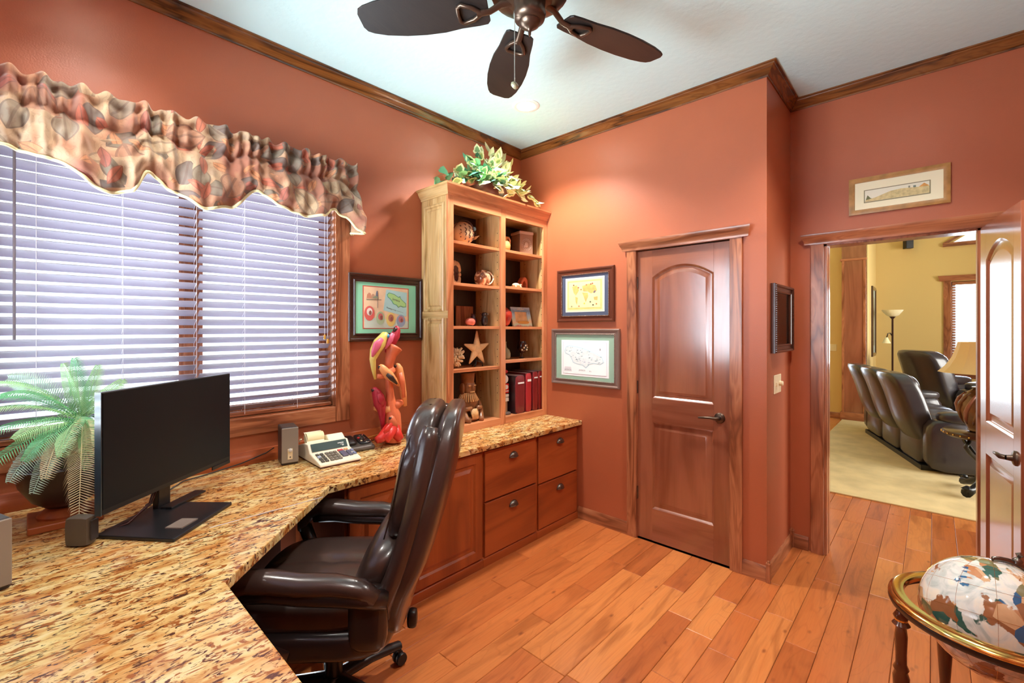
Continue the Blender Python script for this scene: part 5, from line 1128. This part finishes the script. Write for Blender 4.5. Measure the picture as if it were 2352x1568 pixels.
# ------------------------------------------------------------------ recessed ceiling lights
def can(label, x, y, power):
    c = thing('recessed_light', label, 'ceiling light', (x, y, H), 0, 'recessed lights of the study')
    MB().lathe([(.066, .0), (.066, -.004), (.086, -.007), (.094, -.003), (.094, 0)], 32).build('trim_ring', pbr('white_trim', srgb(240, 240, 238), .4), c, smooth=50)
    MB().lathe([(.0, -.0045), (.064, -.0045)], 32).build('lens', emit('lamp_glow', (1, .97, .92, 1), 9.0), c)
    l = bpy.data.lights.new('lamp', 'SPOT'); l.energy = power; l.color = (1.0, .96, .90); l.spot_size = R(126); l.spot_blend = .55; l.shadow_soft_size = .06
    o = bpy.data.objects.new('lamp', l); COL.objects.link(o); o.parent = c; o.location = (0, 0, -.02)
can('lit recessed ceiling light near the corner above the bookcase', -.610, -.597, 180)
can('lit recessed ceiling light over the left part of the desk', -2.78, -.597, 50)
can('lit recessed ceiling light near the entry door', -.610, -2.54, 120)
can('lit recessed ceiling light over the near desk run', -2.78, -2.54, 100)

# ------------------------------------------------------------------ gemstone globe
gl = thing('floor_globe', 'gemstone floor globe in a brass ring on turned wooden legs', 'globe', (-1.063, -2.803, 0))
RZ = .650; GRd = .163
def globe_mat():
    m, nt, p = newmat('gemstone_globe'); L = nt.links; tc = nt.nodes.new('ShaderNodeTexCoord')
    def nz(s, d, dist=0):
        n_ = nt.nodes.new('ShaderNodeTexNoise'); n_.inputs['Scale'].default_value = s; n_.inputs['Detail'].default_value = d; n_.inputs['Distortion'].default_value = dist; L.new(tc.outputs['Object'], n_.inputs['Vector']); return n_.outputs['Fac']
    sea = ramp(nt, [(.35, srgb(176, 184, 180)), (.5, srgb(206, 208, 202)), (.65, srgb(222, 214, 198))]); L.new(nz(16, 4, 2), sea.inputs['Fac'])
    v = nt.nodes.new('ShaderNodeTexVoronoi'); v.inputs['Scale'].default_value = 24; L.new(tc.outputs['Object'], v.inputs['Vector'])
    land = ramp(nt, [(0, srgb(186, 132, 92)), (.22, srgb(54, 96, 86)), (.34, srgb(204, 164, 124)), (.52, srgb(48, 98, 140)), (.60, srgb(150, 100, 66)), (.80, srgb(120, 116, 80))]); land.color_ramp.interpolation = 'CONSTANT'; L.new(v.outputs['Color'], land.inputs['Fac'])
    lc = mixc(nt, .5, land.outputs[0], mixc(nt, nz(40, 3, 1), (1, 1, 1, 1), (.5, .45, .4, 1)), 'MULTIPLY')
    mask = ramp(nt, [(.515, (0, 0, 0, 1)), (.525, (1, 1, 1, 1))]); L.new(nz(8.5, 6, .5), mask.inputs['Fac'])
    L.new(mixc(nt, mask.outputs[0], sea.outputs[0], lc), p.inputs['Base Color']); p.inputs['Roughness'].default_value = .06; p.inputs['Coat Weight'].default_value = .8; p.inputs['Coat Roughness'].default_value = .03
    return m
prof = [(GRd*math.sin(math.pi*i/28), -GRd*math.cos(math.pi*i/28)) for i in range(29)]; prof[0] = (0, -GRd); prof[-1] = (0, GRd)
axm = Matrix.Rotation(R(23), 3, 'Y')
MB().lathe(prof, 48, (0, 0, RZ), axm).build('sphere', globe_mat(), gl, smooth=180)
gw = MB()
for k in range(6):
    a = k*math.pi/6
    gw.tube([Vector((0, 0, RZ))+axm @ Vector((GRd*1.001*math.sin(t)*math.cos(a), GRd*1.001*math.sin(t)*math.sin(a), GRd*1.001*math.cos(t))) for t in [i*math.pi/24 for i in range(49)]], .00035, 4)
for lat in (-.6, -.3, 0, .3, .6): gw.tube([Vector((0, 0, RZ))+axm @ Vector((GRd*1.001*math.cos(lat*1.5)*math.cos(t), GRd*1.001*math.cos(lat*1.5)*math.sin(t), GRd*1.001*math.sin(lat*1.5))) for t in [i*math.pi/24 for i in range(49)]], .00035, 4)
o = gw.build('gold_graticule', M['brass'], gl); o['kind'] = 'stuff'
MB().lathe([(.196, .010), (.198, .016), (.224, .016), (.233, .011), (.236, .004), (.234, 0), (.196, 0), (.196, .010)], 64, (0, 0, RZ)).build('brass_ring', M['brass'], gl, smooth=40)
MB().lathe([(.212, -.018), (.232, -.018), (.236, -.009), (.234, 0), (.212, 0), (.212, -.018)], 64, (0, 0, RZ)).build('ring_rail', WAL['x'], gl, smooth=40)
md = Vector((math.sin(.2), math.cos(.2), 0)); md = RT
MB().tube([Vector((0, 0, RZ))+md*(.172*math.cos(t))+Vector((0, 0, .172*math.sin(t))) for t in [i*math.pi/24-math.pi/2 for i in range(25)]], .004, 6, 2.0).build('meridian', M['pewter'], gl, smooth=180)
MB().lathe([(.010, .0), (.012, .012), (.004, .020), (.010, .028), (.0, .036)], 14, Vector((0, 0, RZ))+RT*.070+Vector((0, 0, .157)), Matrix.Rotation(R(20), 3, Vector((-RT.y, RT.x, 0)))).build('pole_finial', M['pewter'], gl, smooth=60)
TW = pbr('turned_walnut', srgb(84, 40, 20), .22, coat=.6)
ll = on_z(2070, 1410, RZ-.03)-Vector((-1.063, -2.803, 0)); a0 = math.atan2(ll.y, ll.x)
for k in range(4):
    a = a0+k*math.pi/2; c = (.222*math.cos(a), .222*math.sin(a), 0)
    MB().lathe([(.014, 0), (.020, .02), (.012, .045), (.016, .12), (.011, .16), (.018, .20), (.012, .22), (.014, .30), (.019, .385), (.021, .43), (.016, .447), (.020, .455), (.014, .47), (.014, .500), (.016, .555), (.013, .580), (.023, .590), (.014, .602), (.020, .614), (.012, .630)], 16, c).build('leg', TW, gl, smooth=60)
    MB().lathe([(.0135, .598), (.0165, .602), (.0165, .612), (.0135, .616)], 16, c).build('leg_ring', M['brass'], gl, smooth=60)
    MB().tube([(c[0], c[1], .20), (0, 0, .185)], .010, 8).build('stretcher', TW, gl, smooth=60)
MB().lathe([(.0, .165), (.05, .17), (.05, .20), (.03, .21), (.0, .21)], 20).build('centre_boss', TW, gl, smooth=60)
# ------------------------------------------------------------------ living room beyond the doorway
XF, HL = 7.80, 4.20
lf2 = struct('floor_living', 'hardwood floor of the living room beyond the doorway', 'floor'); mb = MB()
mb.bx(2.75, XF+.2, -6.4, .4, -.05, -.003); mb.bx(XD+.12, 2.75, YB, .4, -.05, -.003); mb.bx(XD+.12, 2.75, -6.4, YR, -.05, -.003); mb.build('boards', M['plank'], lf2)
cl2 = struct('ceiling_living', 'pale high ceiling of the living room', 'ceiling'); MB().bx(XD+.12, XF+.2, -6.4, .4, HL, HL+.1).build('ceiling_panel', M['ceil'], cl2)
Y = M['yellow']
wall_boxes('wall_living_left', 'yellow wall on the left of the living room', [(XD+.12, 6.42, .28, .4, 0, HL), (XD, XD+.12, -.9, .4, 0, HL)], Y)
wall_boxes('wall_living_near', 'yellow wall above the study ceiling line', [(XD, XD+.12, -6.4, YR-.12, 0, HL), (XD, XD+.12, YR-.12, -.9, H+.1, HL)], Y)
wall_boxes('wall_living_post', 'yellow wall left of the wood column', [(6.30, 6.42, -1.90, -1.12, 0, HL), (6.30, 6.42, -1.12, .12, 2.45, HL), (6.30, 6.42, .12, .28, 0, HL), (6.30, 6.42, -1.12, .12, 0, .08)], Y)
wall_boxes('wall_living_alcove', 'yellow alcove wall holding the tall picture', [(6.42, XF, -1.90, -1.78, 0, HL)], Y)
wall_boxes('wall_living_right', 'yellow wall on the right of the living room', [(XD, 1.4, -6.4, -6.28, 0, HL), (5.8, XF+.12, -6.4, -6.28, 0, HL), (1.4, 5.8, -6.4, -6.28, 0, .7), (1.4, 5.8, -6.4, -6.28, 3.1, HL)], Y)
fw_ = struct('wall_living_far', 'yellow far wall with the living room windows', 'wall'); mb = MB()
mb.bx(XF, XF+.12, -2.905, -1.5, 0, HL); mb.bx(XF, XF+.12, -6.4, -3.90, 0, HL); mb.bx(XF, XF+.12, -3.90, -2.905, 0, .75); mb.bx(XF, XF+.12, -3.90, -2.905, 2.30, 2.96)
mb.prism([(-2.905, 2.96), (-2.905, HL), (-3.90, HL), (-3.90, 3.62)], XF, XF+.12, 'x'); mb.build('wall_face', Y, fw_)
# living-room window and blind
w3 = struct('window_3', 'bright stained-wood living room window beyond the sofa', 'window', (XF, 0, 0), R(-90))
for a, b in ((2.810, 2.905), (3.90, 3.995)): MB().bx(a, b, -.02, 0, .66, 2.31).build('casing', TR['z'], w3, bev=.002)
MB().bx(2.905, 3.90, -.02, 0, .66, .75).build('casing', TR['x'], w3, bev=.002)
MB().loops([[(2.78-d*.7, -d, z) for d, z in ((0, 2.31), (.03, 2.31), (.035, 2.34), (.06, 2.40), (0, 2.40))], [(4.03+d*.7, -d, z) for d, z in ((0, 2.31), (.03, 2.31), (.035, 2.34), (.06, 2.40), (0, 2.40))]]).build('header', TR['x'], w3)
s = MB()
for a, b in ((2.905, 2.96), (3.845, 3.90), (3.38, 3.43)): s.bx(a, b, .06, .10, .75, 2.30)
for a, b in ((.75, .81), (2.24, 2.30)): s.bx(2.96, 3.845, .06, .10, a, b)
s.build('sash', TR['z'], w3); MB().bx(2.93, 3.87, .078, .082, .78, 2.27).build('pane', M['glass'], w3)
blind('white slatted blind in the living room window', .97, .775, 2.29, (XF+.034, -3.4025, 0), R(-90), tilt=20, ladders=(.15, .85), group='blind of the living room', mat=pbr('white_slat', srgb(230, 232, 240), .5))
w4 = struct('window_4', 'triangular transom window high on the living room far wall', 'window', (XF, 0, 0), R(-90))
MB().bx(2.80, 3.95, -.04, .0, 2.90, 2.965).build('sill', TR['x'], w4, bev=.003); MB().prism([(2.80, 2.965), (2.86, 2.965), (3.95, 3.60), (3.95, 3.69)], -.03, 0, 'y').build('rake_casing', TR['x'], w4)
MB().prism([(2.905, 2.96), (3.90, 2.96), (3.90, 3.62)], .06, .065, 'y').build('pane', M['glass'], w4)
w5 = struct('window_5', 'unseen wide window added in the right wall to light the living room', 'window')
s = MB()
for x in (1.4, 2.82, 4.28, 5.7): s.bx(x, x+.1, -6.38, -6.28, .7, 3.1)
s.bx(1.5, 5.7, -6.38, -6.28, .7, .8); s.bx(1.5, 5.7, -6.38, -6.28, 3.0, 3.1); s.build('frame', TR['z'], w5)
MB().bx(1.5, 5.7, -6.34, -6.335, .8, 3.0).build('pane', M['glass'], w5)
w6 = struct('window_6', 'unseen glazed opening added left of the wood column for sheen on the open door', 'window')
MB().bx(6.35, 6.355, -1.12, .12, .08, 2.45).build('pane', M['glass'], w6); s = MB()
for a, b in ((-1.12, -1.05), (.05, .12)): s.bx(6.31, 6.40, a, b, .08, 2.45)
s.build('frame', TR['z'], w6)
# wood column
cm = struct('trim_8', 'tall panelled wood column at the living room alcove corner', 'column')
MB().bx(6.17, 6.299, -1.895, -1.575, 0, HL-.001).build('shaft', DR['z'], cm, bev=.004)
for z0_, z1_, d in ((0, .13, .02), (2.60, 2.64, .02), (2.98, 3.05, .03)): MB().bx(6.17-d, 6.299, -1.895-d*.3, -1.575+d, z0_, z1_).build('band', TR['y'], cm, bev=.006)
for yy in (-1.595, -1.875): MB().bx(6.158, 6.17, yy-.016, yy+.016, .13, 2.60).build('corner_bead', TR['z'], cm)
MB().bx(6.20, 6.29, -1.9, -1.896, .13, 3.0).build('metal_edge', M['chrome'], cm)
bl = struct('baseboard_living', 'stained baseboard of the living room', 'baseboard')
run(bl, 'board', TR['y'], BASE, (6.30, -1.12), (6.30, -1.57), 0, 0); run(bl, 'board', TR['y'], BASE, (XF, -1.9), (XF, -6.28), 0, 0)
for lab, nm, px, py, ww, hh in (('ivory three-gang switch plate left of the wood column', 'switch_plate', 1908, 798, .165, .115), ('ivory outlet plate low on the wall left of the wood column', 'outlet_plate', 1899, 909, .085, .115)):
    q = on_x(px, py, 6.30); o = thing(nm, lab, 'switch' if ww > .1 else 'outlet', (6.30, q.y, q.z), R(-90)); MB().bx(-ww/2, ww/2, -.006, 0, -hh/2, hh/2).build('plate', M['ivory'], o, bev=.003)
    for k in range(3 if ww > .1 else 1): MB().bx(-.008+(k-1)*.046*(ww > .1), .008+(k-1)*.046*(ww > .1), -.012, -.004, -.014, .014).build('toggle', M['ivory'], o)
p = thing('framed_picture', 'tall dark framed picture on the living room alcove wall', 'framed picture', (7.22, -1.90, 1.62), 0, 'living room picture')
ring_frame(.62, 1.22, [(0, .001), (0, .022), (.03, .028), (.06, .018), (.06, .004)]).build('frame', EBO, p); MB().bx(-.25, .25, -.008, -.002, -.55, .55).build('mat_board', flatmat('grey_mat', (176, 186, 170)), p); flat('print', rect(-.16, .16, -.42, .42), -.0082, pbr('muted_print', srgb(150, 146, 120), .5, var=.3, vscale=6), p)
wsp = thing('wall_speaker', 'small black speaker mounted high in the living room corner', 'speaker', tuple(on_x(2086, 556, 7.70)), R(-60)); wsp.scale = (.72, .72, .72); MB().bx(-.08, .08, -.07, .07, -.16, .09).build('cabinet', M['black'], wsp, bev=.01); MB().bx(-.02, .02, .07, .17, -.02, .06).build('bracket', M['whitep'], wsp); MB().bx(-.07, .07, -.075, -.07, -.15, .08).build('grille', M['satinblack'], wsp)
# torchiere
tq = on_x(2050, 760, 7.15); tl = thing('floor_lamp', 'bronze torchiere floor lamp with white bowl and small side shade', 'floor lamp', (7.15, tq.y, 0))
FR = pbr('frosted_shade', srgb(240, 228, 186), .5)
MB().lathe([(.14, 0), (.14, .02), (.03, .04), (.012, .06)], 24).build('base', M['bronze'], tl, smooth=40); MB().lathe([(.014, .05), (.014, 1.66), (.03, 1.68), (.045, 1.70)], 14).build('pole', pbr('dark_bronze', srgb(70, 42, 30), .4, metal=.4), tl, smooth=40)
MB().lathe([(.04, 1.70), (.08, 1.72), (.125, 1.775), (.148, 1.815), (.14, 1.812), (.0, 1.73)], 28).build('bowl_shade', FR, tl, smooth=60)
rv = RT*-1
MB().tube([Vector((0, 0, 1.36))+rv*.0, Vector((0, 0, 1.42))+rv*.04, Vector((0, 0, 1.41))+rv*.08, Vector((0, 0, 1.34))+rv*.10], .009, 8).build('reading_arm', M['bronze'], tl, smooth=180)
MB().lathe([(.02, .10), (.034, .06), (.062, .0)], 20, Vector((0, 0, 1.245))+rv*.105).build('reading_shade', FR, tl, smooth=60)

# rug
rg = tag(MB().bx(2.02, 6.12, -5.6, -1.585, -.002, .012).build('area_rug', pbr('gold_rug', srgb(206, 184, 140), .95, bump=.5, bscale=90, var=.12, vscale=5), bev=.005), 'large gold patterned area rug in the living room', 'rug')

# reclining sofa, seen from behind.  local: x along the back (near end -> far end), +y = the way it faces
SF = M['sofa']
def recliner(name, label, cat, loc, rz, seats, sw, grp):
    s = thing(name, label, cat, loc, rz, grp); W_ = seats*sw; aw = .20
    MB().bx(-W_/2-.02, W_/2+.02, .05, .86, .0, .05).build('plinth', M['black'], s)
    for k in range(seats):
        cx = -W_/2+(k+.5)*sw
        MB().pillow((cx, .50, .34), (sw-.01, .72, .30), 5, 8).build('seat_cushion', SF, s, smooth=180)
        def bk(v, q, cx=cx):
            z = v.z; y = v.y-.36*(z+.30)/.8+.03*math.sin(z*6); return (v.x*(1-.04*q[2]), y-.015*math.cos(v.x*9)*(1 if v.y < 0 else 0), z)
        MB().pillow((cx, .17, .62), (sw-.008, .24, .76), 6, 10, bk).build('backrest', SF, s, smooth=180)
        MB().pillow((cx, .16, .84), (sw-.05, .22, .28), 3.4, 8, lambda v, q: (v.x, v.y-.13-.2*(v.z+.2), v.z)).build('head_pillow', SF, s, smooth=180)
        MB().pillow((cx, .10, .27), (sw-.014, .10, .44), 7, 8, lambda v, q: (v.x, v.y-.02*math.cos(v.x*7)*math.sin((v.z+.2)*5), v.z)).build('back_panel', SF, s, smooth=180)
    for sg in (-1, 1):
        x = sg*(W_/2+aw/2-.02)
        MB().pillow((x, .48, .29), (aw, .84, .54), 6, 8).build('arm_side', SF, s, smooth=180)
        MB().pillow((x, .52, .575), (aw+.02, .72, .13), 3.6, 8).build('arm_pad', SF, s, smooth=180)
    return s
A = Vector((3.34, -2.585, 0)); B_ = Vector((5.25, -1.92, 0)); dv = (B_-A); mid_ = (A+B_)/2; rzs = math.atan2(dv.y, dv.x)
# facing direction must be (.33,-.945): local +y is +90deg from local x, so turn round
recliner('reclining_sofa', 'dark leather three-seat reclining sofa with its back to the doorway', 'sofa', (mid_.x-.008, mid_.y+.024, .012), rzs+math.pi, 3, .61, 'living room seating')
recliner('recliner_chair', 'dark leather recliner beyond the sofa near the floor lamp', 'armchair', (6.20, -2.60, .012), R(-140), 1, .62, 'living room seating').scale = (1.16, 1.16, 1.16)
# end table with lamp
et = thing('end_table', 'round dark wood end table with scrolled iron legs beside the sofa', 'table', (2.82, -3.02, .012))
DK = pbr('dark_table', srgb(58, 34, 26), .25, coat=.5)
MB().lathe([(.0, .515), (.27, .515), (.285, .530), (.285, .555), (.275, .562), (.0, .562)], 36).build('top', DK, et, smooth=40)
ring_ = MB()
for k in range(30): a = k*math.pi/15; ring_.ball((.287*math.cos(a), .287*math.sin(a), .540), .007, 2)
o = ring_.build('nailheads', M['brass'], et, smooth=180); o['kind'] = 'stuff'
for k in range(3):
    a = R(150+120*k); d = Vector((math.cos(a), math.sin(a), 0)); q = lambda r_, z: d*r_+Vector((0, 0, z))
    MB().tube([q(.22, .50), q(.27, .45), q(.22, .40), q(.12, .33), q(.06, .22), q(.10, .12), q(.18, .07), q(.255, .055), q(.27, .085), q(.24, .10)], [.014, .018, .018, .016, .018, .022, .030, .044, .034, .018], 10).build('scroll_leg', M['satinblack'], et, smooth=180)
MB().lathe([(.02, .15), (.03, .2), (.02, .3), (.028, .4), (.02, .5)], 14).build('twisted_column', M['satinblack'], et, smooth=180)
tb = thing('table_lamp', 'carved ginger-jar table lamp with cream bell shade on the end table', 'lamp', (2.80, -2.99, .5745))
JAR = pbr('carved_jar', srgb(112, 78, 52), .3, coat=.4, var=.3, vscale=14)
MB().lathe([(.07, 0), (.09, .015), (.085, .03), (.115, .09), (.150, .19), (.152, .26), (.120, .33), (.07, .37), (.05, .385)], 30).build('body', JAR, tb, smooth=60)
for k in range(12):
    a = k*math.pi/6; MB().tube([((r_+.004)*math.cos(a+i*.16), (r_+.004)*math.sin(a+i*.16), z) for i, (r_, z) in enumerate(((.10, .07), (.125, .12), (.146, .18), (.153, .24), (.138, .30), (.095, .35)))], [.006, .013, .016, .016, .013, .006], 7).build('fluting', JAR if k % 2 else pbr('jar_rose', srgb(140, 92, 80), .3, coat=.4), tb, smooth=180)
MB().lathe([(.05, .385), (.06, .39), (.06, .40), (.02, .405), (.018, .55)], 16).build('neck', M['bronze'], tb, smooth=40)
MB().lathe([(.285, .525), (.235, .58), (.19, .66), (.165, .735), (.15, .80), (.148, .80), (.163, .735), (.188, .66), (.233, .58), (.283, .525)], 12).build('shade', pbr('cream_shade', srgb(226, 200, 150), .7), tb, smooth=20)
MB().lathe([(.006, .80), (.022, .815), (.026, .835), (.016, .85), (.0, .855)], 14).build('finial', M['satinblack'], tb, smooth=60)
